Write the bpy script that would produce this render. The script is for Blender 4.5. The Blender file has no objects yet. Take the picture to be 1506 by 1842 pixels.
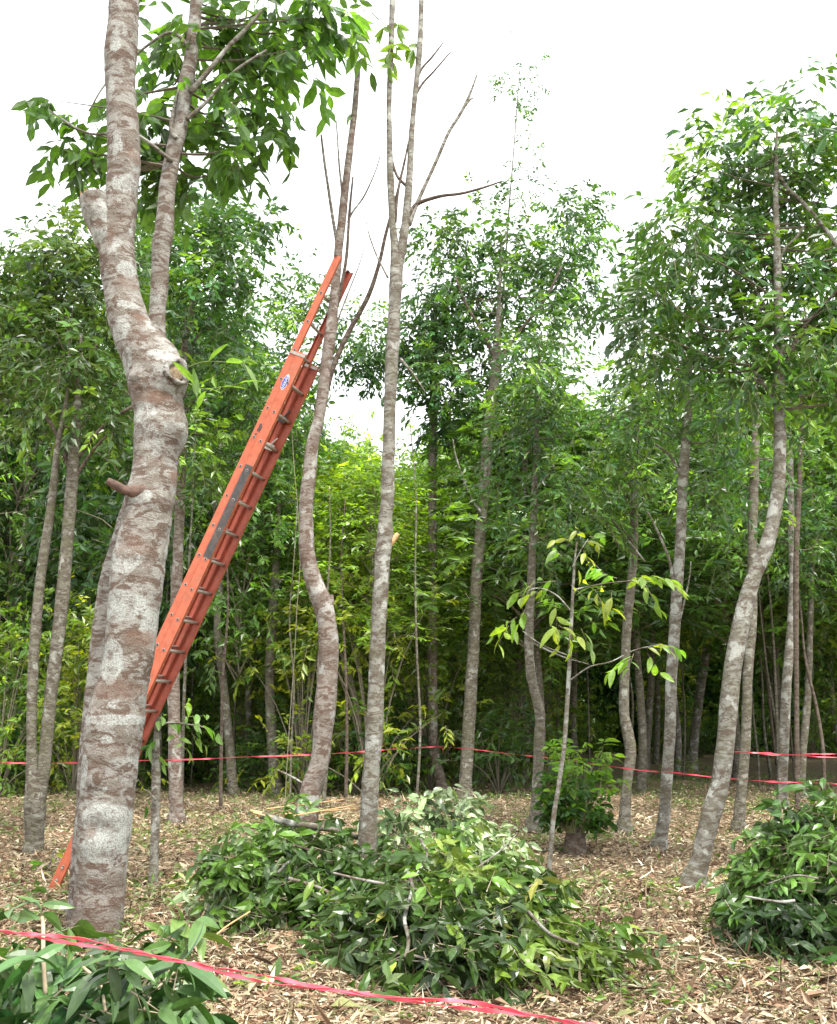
import bpy, math
import numpy as np
from mathutils import Vector, Matrix

# ------------------------------------------------------------------ camera, sky, sun, exposure
SC = bpy.context.scene
COL = SC.collection
F, CX, CY, CH, HOR = 1750.0, 753.0, 921.0, 1.6, 1290.0
PITCH = math.atan((HOR - CY) / F)
cd = bpy.data.cameras.new("camera")
cam = bpy.data.objects.new("camera", cd)
COL.objects.link(cam)
cam.location = (0, 0, CH)
cam.rotation_euler = (math.pi / 2 + PITCH, 0, 0)
cd.sensor_fit = 'VERTICAL'
cd.sensor_height = 36.0
cd.lens = F / 1842.0 * 36.0
cd.clip_end = 2000
SC.camera = cam

SUN_EL, SUN_ROT = math.radians(64), math.radians(150)
w = bpy.data.worlds.new("World")
SC.world = w
w.use_nodes = True
nt = w.node_tree
nt.nodes.clear()
sky = nt.nodes.new('ShaderNodeTexSky')
sky.sky_type = 'NISHITA'
sky.sun_disc = False
sky.sun_elevation = SUN_EL
sky.sun_rotation = SUN_ROT
sky.air_density = 1.0
sky.dust_density = 6.0
sky.ozone_density = 1.0
hs = nt.nodes.new('ShaderNodeHueSaturation')
hs.inputs['Saturation'].default_value = 0.22
cl = nt.nodes.new('ShaderNodeMixRGB')          # thin even overcast veiling the blue
cl.inputs['Fac'].default_value = 0.55
cl.inputs['Color2'].default_value = (12.6, 12.9, 13.4, 1)
bg = nt.nodes.new('ShaderNodeBackground')
bg.inputs['Strength'].default_value = 0.12
wo = nt.nodes.new('ShaderNodeOutputWorld')
nt.links.new(sky.outputs[0], hs.inputs['Color'])
nt.links.new(hs.outputs[0], cl.inputs['Color1'])
nt.links.new(cl.outputs[0], bg.inputs['Color'])
nt.links.new(bg.outputs[0], wo.inputs[0])
sl = bpy.data.lights.new("sun", 'SUN')
sl.energy = 2.8
sl.angle = math.radians(10)
sl.color = (1.0, 0.95, 0.86)
sun = bpy.data.objects.new("sun", sl)
COL.objects.link(sun)
# light comes from high up, a little from behind and the right of the camera
sd = Vector((math.sin(SUN_ROT) * math.cos(SUN_EL), math.cos(SUN_ROT) * math.cos(SUN_EL), math.sin(SUN_EL)))
sun.rotation_euler = sd.to_track_quat('Z', 'Y').to_euler()
SC.view_settings.view_transform = 'Standard'
SC.view_settings.look = 'None'
SC.view_settings.exposure = 1.2
SC.view_settings.gamma = 1.0
SC.cycles.max_bounces = 6
SC.cycles.diffuse_bounces = 3
SC.cycles.glossy_bounces = 2
SC.cycles.transmission_bounces = 3
SC.cycles.use_denoising = True

# ------------------------------------------------------------------ geometry helpers
CT, ST = math.cos(PITCH), math.sin(PITCH)


def ray(px, py):
    x, y = (px - CX) / F, (CY - py) / F
    return np.array([x, CT - y * ST, y * CT + ST])      # world direction, optical depth 1


def P(px, py, Y):
    d = ray(px, py)
    return np.array([0, 0, CH]) + d * (Y / d[1])


def gY(py):                                            # distance at which the ground shows at row py
    d = ray(CX, py)
    return CH * d[1] / -d[2]


def dep(px, py, Y):
    return Y / ray(px, py)[1]


def gz(x, y):
    x = np.asarray(x, float); y = np.asarray(y, float)
    return (0.035 * np.sin(x * 1.3 + 0.5 * y) + 0.03 * np.sin(y * 1.7 - x * 0.6 + 1) + 0.018 * np.sin(x * 3.1 + 2) * np.sin(y * 2.7)
            + 0.010 * np.sin(x * 7.3 + y * 2) * np.sin(y * 6.1 + 1))


def wob(p, s=1.0, seed=0.0):                            # smooth 3D noise in about -1..1
    x, y, z = p[..., 0] * s + seed, p[..., 1] * s + seed * 1.7, p[..., 2] * s - seed
    return (np.sin(x * 1.9 + 1.3 * np.sin(z * 1.1)) + np.sin(y * 2.3 + 1.1 * np.sin(x * 1.7)) + np.sin(z * 2.1 + 1.2 * np.sin(y * 1.3))) / 3.0


def make_mesh(name, V, T, mats, midx=None, tint=None, smooth=False, extra=None):
    me = bpy.data.meshes.new(name)
    V = np.ascontiguousarray(V, dtype=np.float32); T = np.ascontiguousarray(T, dtype=np.int32)
    k = T.shape[1]
    me.vertices.add(len(V)); me.vertices.foreach_set('co', V.ravel())
    me.loops.add(T.size); me.loops.foreach_set('vertex_index', T.ravel())
    me.polygons.add(len(T)); me.polygons.foreach_set('loop_start', np.arange(0, T.size, k, dtype=np.int32))
    me.polygons.foreach_set('loop_total', np.full(len(T), k, dtype=np.int32))
    for m in mats: me.materials.append(m)
    if midx is not None: me.polygons.foreach_set('material_index', np.ascontiguousarray(midx, dtype=np.int32))
    me.polygons.foreach_set('use_smooth', np.full(len(T), smooth, dtype=bool))
    if tint is not None:
        a = me.color_attributes.new('tint', 'FLOAT_COLOR', 'POINT')
        a.data.foreach_set('color', np.ascontiguousarray(np.c_[tint, np.ones(len(tint))], dtype=np.float32).ravel())
    if extra is not None:
        for kx, arr in extra.items():
            a = me.attributes.new(kx, 'FLOAT', 'POINT'); a.data.foreach_set('value', np.ascontiguousarray(arr, dtype=np.float32))
    me.update(calc_edges=True)
    me.validate()
    return me


class Buf:
    """collects triangles of one mesh"""
    def __init__(s): s.V, s.T, s.M, s.C, s.n = [], [], [], [], 0
    def add(s, V, T, m=0, c=(1, 1, 1)):
        V = np.asarray(V, float); T = np.asarray(T, int)
        if T.shape[1] == 4: T = np.r_[T[:, [0, 1, 2]], T[:, [0, 2, 3]]]
        s.V.append(V); s.T.append(T + s.n); s.M.append(np.full(len(T), m))
        c = np.asarray(c, float); s.C.append(np.broadcast_to(c, (len(V), 3)) if c.ndim == 1 else c)
        s.n += len(V)
    def obj(s, name, mats, parent=None, smooth=False, org=None):
        V = np.concatenate(s.V)
        if org is not None: V = V - np.asarray(org)
        me = make_mesh(name, V, np.concatenate(s.T), mats, np.concatenate(s.M), np.concatenate(s.C), smooth)
        return link(name, me, parent)


def link(name, me, parent=None, loc=None):
    o = bpy.data.objects.new(name, me); COL.objects.link(o)
    if parent is not None: o.parent = parent
    if loc is not None: o.location = loc
    return o


def tag(o, label=None, cat=None, group=None, kind=None):
    if label: o['label'] = label
    if cat: o['category'] = cat
    if group: o['group'] = group
    if kind: o['kind'] = kind
    return o


def thing(name, loc, label, cat, group=None):
    o = link(name, None, None, tuple(float(v) for v in loc)); o.empty_display_size = 0.2
    return tag(o, label, cat, group)


def catmull(pts, n):
    pts = np.asarray(pts, float)
    if len(pts) == 2:
        t = np.linspace(0, 1, n)[:, None]; return pts[0] * (1 - t) + pts[1] * t
    q = np.r_[[2 * pts[0] - pts[1]], pts, [2 * pts[-1] - pts[-2]]]
    u = np.linspace(0, len(pts) - 1 - 1e-6, n); i = u.astype(int); t = (u - i)[:, None]
    a, b, c, d = q[i], q[i + 1], q[i + 2], q[i + 3]
    return 0.5 * (2 * b + (c - a) * t + (2 * a - 5 * b + 4 * c - d) * t ** 2 + (3 * b - a - 3 * c + d) * t ** 3)


def tube(path, rad, seg=10, n=None, rough=0.0, seed=0.0, cap=True, dispf=None, capin=.25):
    """tube with parallel transported rings; path (k,3) rad (k,) -> verts, quads"""
    path = np.asarray(path, float); rad = np.asarray(rad, float)
    n = n or max(4, len(path) * 4)
    pr = catmull(np.c_[path, rad], n); p, r = pr[:, :3], np.maximum(pr[:, 3], 1e-4)
    tg = np.gradient(p, axis=0); tg /= np.linalg.norm(tg, axis=1)[:, None] + 1e-12
    u = np.cross(tg[0], [0.3, 1, 0.1]); u /= np.linalg.norm(u)
    U = np.empty_like(p)
    for i in range(n):
        u = u - tg[i] * u.dot(tg[i]); u /= np.linalg.norm(u); U[i] = u
    W = np.cross(tg, U)
    a = np.linspace(0, 2 * np.pi, seg, endpoint=False)
    D = U[:, None, :] * np.cos(a)[None, :, None] + W[:, None, :] * np.sin(a)[None, :, None]
    R = np.broadcast_to(r[:, None], (n, seg)).copy()
    V = p[:, None, :] + D * R[..., None]
    if rough: R *= 1 + rough * wob(V, 6.0, seed) + rough * 0.5 * wob(V, 17.0, seed + 3)
    V = p[:, None, :] + D * R[..., None]
    if dispf is not None: V = V + D * dispf(V)[..., None]
    V = V.reshape(-1, 3)
    i, j = np.meshgrid(np.arange(n - 1), np.arange(seg), indexing='ij'); j2 = (j + 1) % seg
    Q = np.stack([i * seg + j, i * seg + j2, (i + 1) * seg + j2, (i + 1) * seg + j], -1).reshape(-1, 4)
    T = np.r_[Q[:, [0, 1, 2]], Q[:, [0, 2, 3]]]
    if cap:
        V = np.r_[V, [p[0] - tg[0] * r[0] * 0.15], [p[-1] + tg[-1] * r[-1] * capin]]
        jj = np.arange(seg); c0, c1 = len(V) - 2, len(V) - 1
        T = np.r_[T, np.c_[np.full(seg, c0), (jj + 1) % seg, jj], np.c_[np.full(seg, c1), (n - 1) * seg + jj, (n - 1) * seg + (jj + 1) % seg]]
    return V, T


def box(sx, sy, sz, M=None):
    V = np.array([[x, y, z] for x in sx for y in sy for z in sz], float)
    T = np.array([[0, 1, 3, 2], [4, 6, 7, 5], [0, 4, 5, 1], [2, 3, 7, 6], [0, 2, 6, 4], [1, 5, 7, 3]])
    if M is not None: V = V @ M[0].T + M[1]
    return V, T


def norm(a): return a / (np.linalg.norm(a, axis=-1, keepdims=True) + 1e-12)


def leaf_geo(pos, d, L, W, rng, curl=0.18, fold=0.2, detail=0, flat=0.6):
    """pos,d (n,3) L,W (n,). flat: how far leaf normals keep to the sky"""
    n = len(pos); d = norm(d)
    up = norm(np.c_[rng.normal(0, 1, (n, 2)) * (1 - flat), np.abs(rng.normal(0.6, 0.6, n))])
    s = norm(np.cross(d, up)); nn = np.cross(s, d)
    if detail == 0:
        prof = [(0, 0, 0), (.42, .5, 1), (1, 0, 0), (.42, -.5, 1)]
        F_ = np.array([[0, 1, 2], [0, 2, 3]])
    elif detail == 1:
        prof = [(0, 0, 0), (.25, .40, 1), (.6, .46, 1), (1, 0, 0), (.6, -.46, 1), (.25, -.40, 1), (.45, 0, 0)]
        F_ = np.array([[6, 0, 1], [6, 1, 2], [6, 2, 3], [6, 3, 4], [6, 4, 5], [6, 5, 0]])
    else:
        ts = [.1, .25, .42, .6, .78, .92]; ws = [.22, .42, .5, .46, .32, .14]
        prof = [(0, 0, 0)] + [q for t, ww in zip(ts, ws) for q in ((t, ww, 1), (t, 0, 0), (t, -ww, 1))] + [(1, 0, 0)]
        f = []
        for i in range(5):
            a = 1 + 3 * i; b = a + 3
            f += [[a, a + 1, b + 1], [a, b + 1, b], [a + 1, a + 2, b + 2], [a + 1, b + 2, b + 1]]
        f += [[0, 2, 1], [0, 3, 2], [16, 17, 19], [17, 18, 19]]
        F_ = np.array(f)
    k = len(prof); V = np.empty((n, k, 3))
    for q, (t, ww, fo) in enumerate(prof):
        V[:, q] = (pos + d * (L * t)[:, None] + s * (W * ww)[:, None]
                   + nn * ((fold * W * abs(ww) * 1.2) - (curl * L * t * t))[:, None])
    T = (F_[None] + (np.arange(n) * k)[:, None, None]).reshape(-1, 3)
    return V.reshape(-1, 3), T, k


GREENS = np.array([[.048, .125, .016], [.034, .095, .020], [.07, .165, .014], [.11, .205, .016], [.035, .105, .03], [.028, .08, .02]])


def tints(rng, n, base=None, var=0.22, yellow=0.0):
    pal = GREENS if base is None else np.atleast_2d(base)
    c = pal[rng.integers(0, len(pal), n)] * rng.lognormal(0, var, n)[:, None]
    y = rng.random(n) < yellow
    c[y] = np.array([.16, .20, .025]) * rng.lognormal(0, .2, y.sum())[:, None]
    return np.clip(c, 0.008, 0.6)


def twigs(B, P0, D, TL, nl, L, Wr, rng, base=None, droop=0.35, detail=0, stem=True, yellow=0.0, stemr=0.0035, flat=0.6, curl=0.18, var=0.22, tw=None):
    """leafy twigs: each twig carries nl leaves; everything goes into buffer B (material 0 leaf, 1 bark)"""
    n = len(P0)
    t = (np.arange(nl) + 0.6) / nl
    side = np.where(np.arange(nl) % 2 == 0, 1.0, -1.0)
    D = norm(D); S = norm(np.cross(D, np.array([0, 0, 1.0]) + 1e-3)); 
    sag = -(t ** 2)[None, :, None] * np.array([0, 0, 1.0]) * (TL * droop * 0.5)[:, None, None]
    pos = P0[:, None, :] + D[:, None, :] * (TL[:, None] * t[None])[..., None] + sag
    ld = D[:, None, :] * 0.55 + S[:, None, :] * (side * 0.9)[None, :, None] + rng.normal(0, .38, (n, nl, 3)) + np.array([0, 0, -droop])
    pos = pos.reshape(-1, 3); ld = ld.reshape(-1, 3); m = len(pos)
    LL = L * rng.lognormal(0, .2, m)
    V, T, k = leaf_geo(pos, ld, LL, LL * Wr * rng.uniform(.85, 1.15, m), rng, detail=detail, flat=flat, curl=curl)
    tw = tints(rng, n, base, var, yellow) if tw is None else tw
    C = np.repeat(np.repeat(tw, nl, 0) * rng.lognormal(0, .13, m)[:, None], k, 0)
    B.add(V, T, 0, C)
    if stem:
        e = P0 + D * TL[:, None] - np.array([0, 0, 1.0]) * (TL * droop * 0.5)[:, None]
        a = S * stemr; b = norm(np.cross(D, S)) * stemr
        V = np.stack([P0 + a, P0 - a * .5 + b * .87, P0 - a * .5 - b * .87, e], 1).reshape(-1, 3)
        T = (np.array([[0, 1, 3], [1, 2, 3], [2, 0, 3]])[None] + (np.arange(n) * 4)[:, None, None]).reshape(-1, 3)
        B.add(V, T, 1, (.5, .42, .3))


def blob_twigs(B, c, r, nclump, per, rng, TL=.38, nl=8, L=.13, Wr=.38, limb_from=None, limb_r=.012, sig=.26, **kw):
    """irregular foliage mass: clumps inside an ellipsoid, twigs gathered round the clumps"""
    c = np.asarray(c, float); r = np.asarray(r, float)
    q = norm(rng.normal(0, 1, (nclump, 3))) * (rng.random(nclump) ** .45)[:, None]
    cc = c + q * r
    P0 = np.repeat(cc, per, 0) + rng.normal(0, 1, (nclump * per, 3)) * sig * np.minimum(1, r.mean() / .6)
    D = norm(P0 - np.repeat(cc, per, 0)) + norm(np.repeat(cc, per, 0) - c + np.array([0, 0, -.4 * r[2]])) * .7 + rng.normal(0, .35, P0.shape)
    tw = np.repeat(tints(rng, nclump, kw.get('base'), .32, 0), per, 0) * rng.lognormal(0, .15, nclump * per)[:, None]
    twigs(B, P0, D, TL * rng.uniform(.6, 1.3, len(P0)), nl, L, Wr, rng, tw=tw, **kw)
    if limb_from is not None:
        lf = np.atleast_2d(limb_from)
        for i in range(0, nclump, 6):
            b = cc[i]; sc_ = np.linalg.norm(lf - b, axis=1) + 4 * np.maximum(0, lf[:, 2] - b[2] + .35 * np.hypot(lf[:, 0] - b[0], lf[:, 1] - b[1]))
            a = lf[np.argmin(sc_)]
            if np.linalg.norm(a - b) > 1.9: a = b + norm(a - b) * rng.uniform(.5, .9)
            mid = (a + b) / 2 + rng.normal(0, .12, 3) * np.linalg.norm(b - a) * .5 + np.array([0, 0, -.1])
            V, T = tube([a, mid, b], [limb_r, limb_r * .6, limb_r * .2], seg=4, n=7, cap=False)
            B.add(V, T, 1, (.24, .20, .15))


# ------------------------------------------------------------------ materials
def nmat(name):
    m = bpy.data.materials.new(name); m.use_nodes = True; t = m.node_tree; t.nodes.clear()
    out = t.nodes.new('ShaderNodeOutputMaterial')
    return m, t, out


def N(t, typ, **kw):
    n = t.nodes.new(typ)
    for k, v in kw.items():
        if k in n.inputs.keys() if isinstance(k, str) else False: n.inputs[k].default_value = v
        else: setattr(n, k, v)
    return n


def noise(t, vec, scale, detail=4, rough=.6, dist=0.0, stretch=None):
    if stretch is not None:
        mp = t.nodes.new('ShaderNodeMapping'); mp.inputs['Scale'].default_value = stretch; t.links.new(vec, mp.inputs[0]); vec = mp.outputs[0]
    n = t.nodes.new('ShaderNodeTexNoise'); n.inputs['Scale'].default_value = scale; n.inputs['Detail'].default_value = detail
    n.inputs['Roughness'].default_value = rough; n.inputs['Distortion'].default_value = dist
    t.links.new(vec, n.inputs['Vector']); return n.outputs[0]


def ramp(t, fac, stops):
    r = t.nodes.new('ShaderNodeValToRGB'); e = r.color_ramp.elements
    while len(e) < len(stops): e.new(0.5)
    for el, (p, c) in zip(e, stops): el.position = p; el.color = (c if len(c) == 4 else (*c, 1)) if isinstance(c, tuple) else (c, c, c, 1)
    t.links.new(fac, r.inputs[0]); return r.outputs[0]


def mix(t, fac, a, b, mode='MIX'):
    m = t.nodes.new('ShaderNodeMixRGB'); m.blend_type = mode
    for inp, v in ((m.inputs[0], fac), (m.inputs[1], a), (m.inputs[2], b)):
        if isinstance(v, bpy.types.NodeSocket): t.links.new(v, inp)
        elif isinstance(v, tuple): inp.default_value = (*v, 1)
        else: inp.default_value = v
    return m.outputs[0]


def leaf_mat(name, gloss=.34, trans=.24, under=.25, undercol=(.15, .24, .08), spec=.55, vary=False):
    m, t, out = nmat(name)
    at = t.nodes.new('ShaderNodeAttribute'); at.attribute_name = 'tint'
    tc = t.nodes.new('ShaderNodeTexCoord'); geo = t.nodes.new('ShaderNodeNewGeometry')
    c = mix(t, 1.0, at.outputs['Color'], ramp(t, noise(t, tc.outputs['Object'], 25, 2), [(.3, .75), (.7, 1.25)]), 'MULTIPLY')
    oi = t.nodes.new('ShaderNodeObjectInfo'); c = mix(t, 1.0, c, ramp(t, oi.outputs['Random'], [(0., (.75, .85, .85)), (.3, (1.15, 1.12, .95)), (.7, (1.5, 1.35, .9)), (1., (2.1, 1.7, .8))]) if vary else (1., 1., 1.), 'MULTIPLY')
    u = mix(t, under, c, undercol)
    col = mix(t, geo.outputs['Backfacing'], c, u)
    p = t.nodes.new('ShaderNodeBsdfPrincipled'); t.links.new(col, p.inputs['Base Color'])
    p.inputs['Roughness'].default_value = gloss; p.inputs['Specular IOR Level'].default_value = spec
    tr = t.nodes.new('ShaderNodeBsdfTranslucent')
    t.links.new(mix(t, 1.0, c, (2.6, 2.5, .7), 'MULTIPLY'), tr.inputs['Color'])
    ms = t.nodes.new('ShaderNodeMixShader'); ms.inputs[0].default_value = trans
    t.links.new(p.outputs[0], ms.inputs[1]); t.links.new(tr.outputs[0], ms.inputs[2]); t.links.new(ms.outputs[0], out.inputs[0])
    return m


def bark_mat(name, pale=(.33, .30, .26), mid=(.22, .175, .14), brown=(.13, .075, .05), lichen=(.46, .47, .42), lich=.5, sc=1.0, tintattr=False, green=.0, bump=.6):
    m, t, out = nmat(name)
    tc = t.nodes.new('ShaderNodeTexCoord'); v = tc.outputs['Object']
    n1 = noise(t, v, 4.5 * sc, 8, .65, .4, (1, 1, 1.6))
    n2 = noise(t, v, 5.5 * sc, 8, .72, .9, (1, 1, 2.4))
    n3 = noise(t, v, 3.0 * sc, 5, .55, .3, (1, 1, 1.1))
    n4 = noise(t, v, 60 * sc, 4, .7)
    c = mix(t, ramp(t, n1, [(.44, 0.0), (.55, 1.0)]), mid, pale)
    c = mix(t, ramp(t, n2, [(.495, 0.0), (.545, .88)]), c, brown)
    lm = ramp(t, n3, [(lich, 0.0), (lich + .045, .9)])
    edge = ramp(t, noise(t, v, 26 * sc, 5, .7), [(.34, .35), (.5, 1.0)])
    lm = mix(t, 1.0, lm, edge, 'MULTIPLY')
    at = t.nodes.new('ShaderNodeAttribute'); at.attribute_name = 'lichen'
    br = t.nodes.new('ShaderNodeAttribute'); br.attribute_name = 'stain'
    if tintattr:
        rag = noise(t, v, 16 * sc, 6, .7, .6)
        sh = t.nodes.new('ShaderNodeMath'); sh.operation = 'MULTIPLY_ADD'; t.links.new(rag, sh.inputs[0]); sh.inputs[1].default_value = 1.3; t.links.new(at.outputs['Fac'], sh.inputs[2])
        lm = mix(t, 1.0, lm, ramp(t, sh.outputs[0], [(0.98, 0.0), (1.0, .9)]) if False else ramp(t, mix(t, .5, sh.outputs[0], (0, 0, 0)), [(.53, 0.0), (.60, .55), (.74, .95)]), 'LIGHTEN')
        spk = ramp(t, noise(t, v, 38 * sc, 6, .8), [(.40, .15), (.52, 1.0)]); lm = mix(t, 1.0, lm, spk, 'MULTIPLY'); lm = mix(t, 1.0, lm, ramp(t, noise(t, v, 9 * sc, 5, .7), [(.36, .2), (.52, 1.0)]), 'MULTIPLY')
    c = mix(t, lm, c, lichen)
    if tintattr: c = mix(t, mix(t, 1.0, br.outputs['Fac'], ramp(t, n1, [(.3, .5), (.6, 1.0)]), 'MULTIPLY'), c, (.17, .105, .075))
    if green: c = mix(t, mix(t, 1., ramp(t, n3, [(.3, 1.0), (.5, 0.0)]), (green, green, green), 'MULTIPLY'), c, (.12, .14, .05))
    c = mix(t, 1.0, c, ramp(t, n4, [(.3, .72), (.7, 1.22)]), 'MULTIPLY')
    rings = noise(t, v, 3.0 * sc, 7, .75, .8, (2.2, 2.2, 14.0))
    rg = ramp(t, rings, [(.36, .6), (.43, 1.0)])
    c = mix(t, .28, c, rg, 'MULTIPLY')
    p = t.nodes.new('ShaderNodeBsdfPrincipled'); t.links.new(c, p.inputs['Base Color']); p.inputs['Roughness'].default_value = .85
    p.inputs['Specular IOR Level'].default_value = .2
    c = mix(t, ramp(t, noise(t, v, 20 * sc, 7, .8, .8, (1, 1, 1.8)), [(.30, 1.0), (.40, 0.0)]), c, tuple(.45 * q for q in brown))
    h = mix(t, .18, n4, rings)
    b = t.nodes.new('ShaderNodeBump'); b.inputs['Strength'].default_value = bump; b.inputs['Distance'].default_value = .02
    t.links.new(h, b.inputs['Height']); t.links.new(b.outputs[0], p.inputs['Normal']); t.links.new(p.outputs[0], out.inputs[0])
    return m


def plain(name, col, rough=.6, metal=0.0, vary=.15, scale=20, bump=.0, dirt=None):
    m, t, out = nmat(name)
    tc = t.nodes.new('ShaderNodeTexCoord'); v = tc.outputs['Object']
    c = mix(t, 1.0, col, ramp(t, noise(t, v, scale, 6, .65), [(.3, 1 - vary), (.7, 1 + vary)]), 'MULTIPLY')
    if dirt: c = mix(t, ramp(t, noise(t, v, 5, 8, .7, .5), [(.52, 0.0), (.68, .6)]), c, dirt)
    p = t.nodes.new('ShaderNodeBsdfPrincipled'); t.links.new(c, p.inputs['Base Color'])
    p.inputs['Roughness'].default_value = rough; p.inputs['Metallic'].default_value = metal
    if bump:
        b = t.nodes.new('ShaderNodeBump'); b.inputs['Strength'].default_value = bump; b.inputs['Distance'].default_value = .01
        t.links.new(noise(t, v, scale * 2, 6, .7), b.inputs['Height']); t.links.new(b.outputs[0], p.inputs['Normal'])
    t.links.new(p.outputs[0], out.inputs[0]); return m


def tint_mat(name, rough=.8, mult=1.0):
    m, t, out = nmat(name)
    at = t.nodes.new('ShaderNodeAttribute'); at.attribute_name = 'tint'
    tc = t.nodes.new('ShaderNodeTexCoord')
    c = mix(t, 1.0, at.outputs['Color'], ramp(t, noise(t, tc.outputs['Object'], 30, 4), [(.3, .7 * mult), (.7, 1.25 * mult)]), 'MULTIPLY')
    p = t.nodes.new('ShaderNodeBsdfPrincipled'); t.links.new(c, p.inputs['Base Color']); p.inputs['Roughness'].default_value = rough
    p.inputs['Specular IOR Level'].default_value = .25
    t.links.new(p.outputs[0], out.inputs[0]); return m


LEAF = leaf_mat('leaf_green')
LEAF_BACK = leaf_mat('leaf_background', trans=.36, vary=True)
LEAF_HEAP = leaf_mat('leaf_heap', gloss=.33, trans=.12, under=.32, undercol=(.15, .23, .09), spec=.45)
LEAF_BIG = leaf_mat('leaf_glossy', gloss=.4, trans=.50, under=.3, undercol=(.20, .30, .12), spec=.4)
LEAF_YOUNG = leaf_mat('leaf_young', gloss=.42, trans=.45, under=.3, undercol=(.28, .36, .12))
TWIG = tint_mat('twig_bark', mult=.5)
BARK_MAIN = bark_mat('bark_main', tintattr=True, lich=.57, pale=(.31, .30, .27), mid=(.195, .17, .142), brown=(.115, .076, .056), lichen=(.42, .44, .41), bump=1.0, sc=1.35)
BARK = bark_mat('bark_grey', lich=.56, sc=1.9, pale=(.25, .245, .215), mid=(.15, .138, .112), brown=(.10, .075, .055), lichen=(.38, .39, .35), green=.2)
BARK_RED = bark_mat('bark_reddish', lich=.57, sc=1.9, pale=(.27, .245, .215), mid=(.175, .14, .115), brown=(.12, .075, .055), lichen=(.38, .38, .35))
BARK_FAR = bark_mat('bark_slender', lich=.60, sc=2.2, pale=(.21, .20, .165), mid=(.125, .11, .085), brown=(.08, .062, .045), lichen=(.32, .33, .28), green=.4)
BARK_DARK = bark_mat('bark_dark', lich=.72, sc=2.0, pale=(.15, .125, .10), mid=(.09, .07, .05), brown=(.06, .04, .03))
WOOD = plain('fresh_wood', (.50, .30, .14), .7, vary=.3, scale=40, bump=.4)

# ------------------------------------------------------------------ ground
def ground():
    xs = np.concatenate([np.linspace(-200, -16, 14), np.linspace(-15, 15, 240), np.linspace(16, 200, 14)])
    ys = np.concatenate([np.linspace(-60, 1, 8), np.linspace(1.5, 26, 260), np.linspace(27, 300, 30)])
    X, Y = np.meshgrid(xs, ys, indexing='ij'); Z = gz(X, Y)
    V = np.stack([X, Y, Z], -1).reshape(-1, 3)
    i, j = np.meshgrid(np.arange(len(xs) - 1), np.arange(len(ys) - 1), indexing='ij'); w_ = len(ys)
    Q = np.stack([i * w_ + j, (i + 1) * w_ + j, (i + 1) * w_ + j + 1, i * w_ + j + 1], -1).reshape(-1, 4)
    m, t, out = nmat('forest_floor'); tc = t.nodes.new('ShaderNodeTexCoord'); v = tc.outputs['Object']
    c = mix(t, ramp(t, noise(t, v, 9, 9, .75, .5), [(.38, 0.0), (.6, 1.0)]), (.075, .05, .028), (.27, .205, .12))
    c = mix(t, ramp(t, noise(t, v, .55, 5, .6), [(.48, 0.0), (.62, .75)]), c, (.12, .125, .045))
    c = mix(t, ramp(t, noise(t, v, 45, 6, .8), [(.50, 0.0), (.62, .7)]), c, (.38, .29, .19))
    p = t.nodes.new('ShaderNodeBsdfPrincipled'); t.links.new(c, p.inputs['Base Color']); p.inputs['Roughness'].default_value = .95
    b = t.nodes.new('ShaderNodeBump'); b.inputs['Strength'].default_value = 1; b.inputs['Distance'].default_value = .04
    t.links.new(noise(t, v, 14, 10, .8), b.inputs['Height']); t.links.new(b.outputs[0], p.inputs['Normal']); t.links.new(p.outputs[0], out.inputs[0])
    me = make_mesh('ground', V, Q, [m], smooth=True)
    tag(link('ground', me), kind='structure')


ground()


def on_view(rng, n, y0, y1, spread=.55, power=1.0):
    y = y0 + (y1 - y0) * rng.random(n) ** power
    x = (rng.random(n) * 2 - 1) * y * spread
    return x, y


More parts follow.
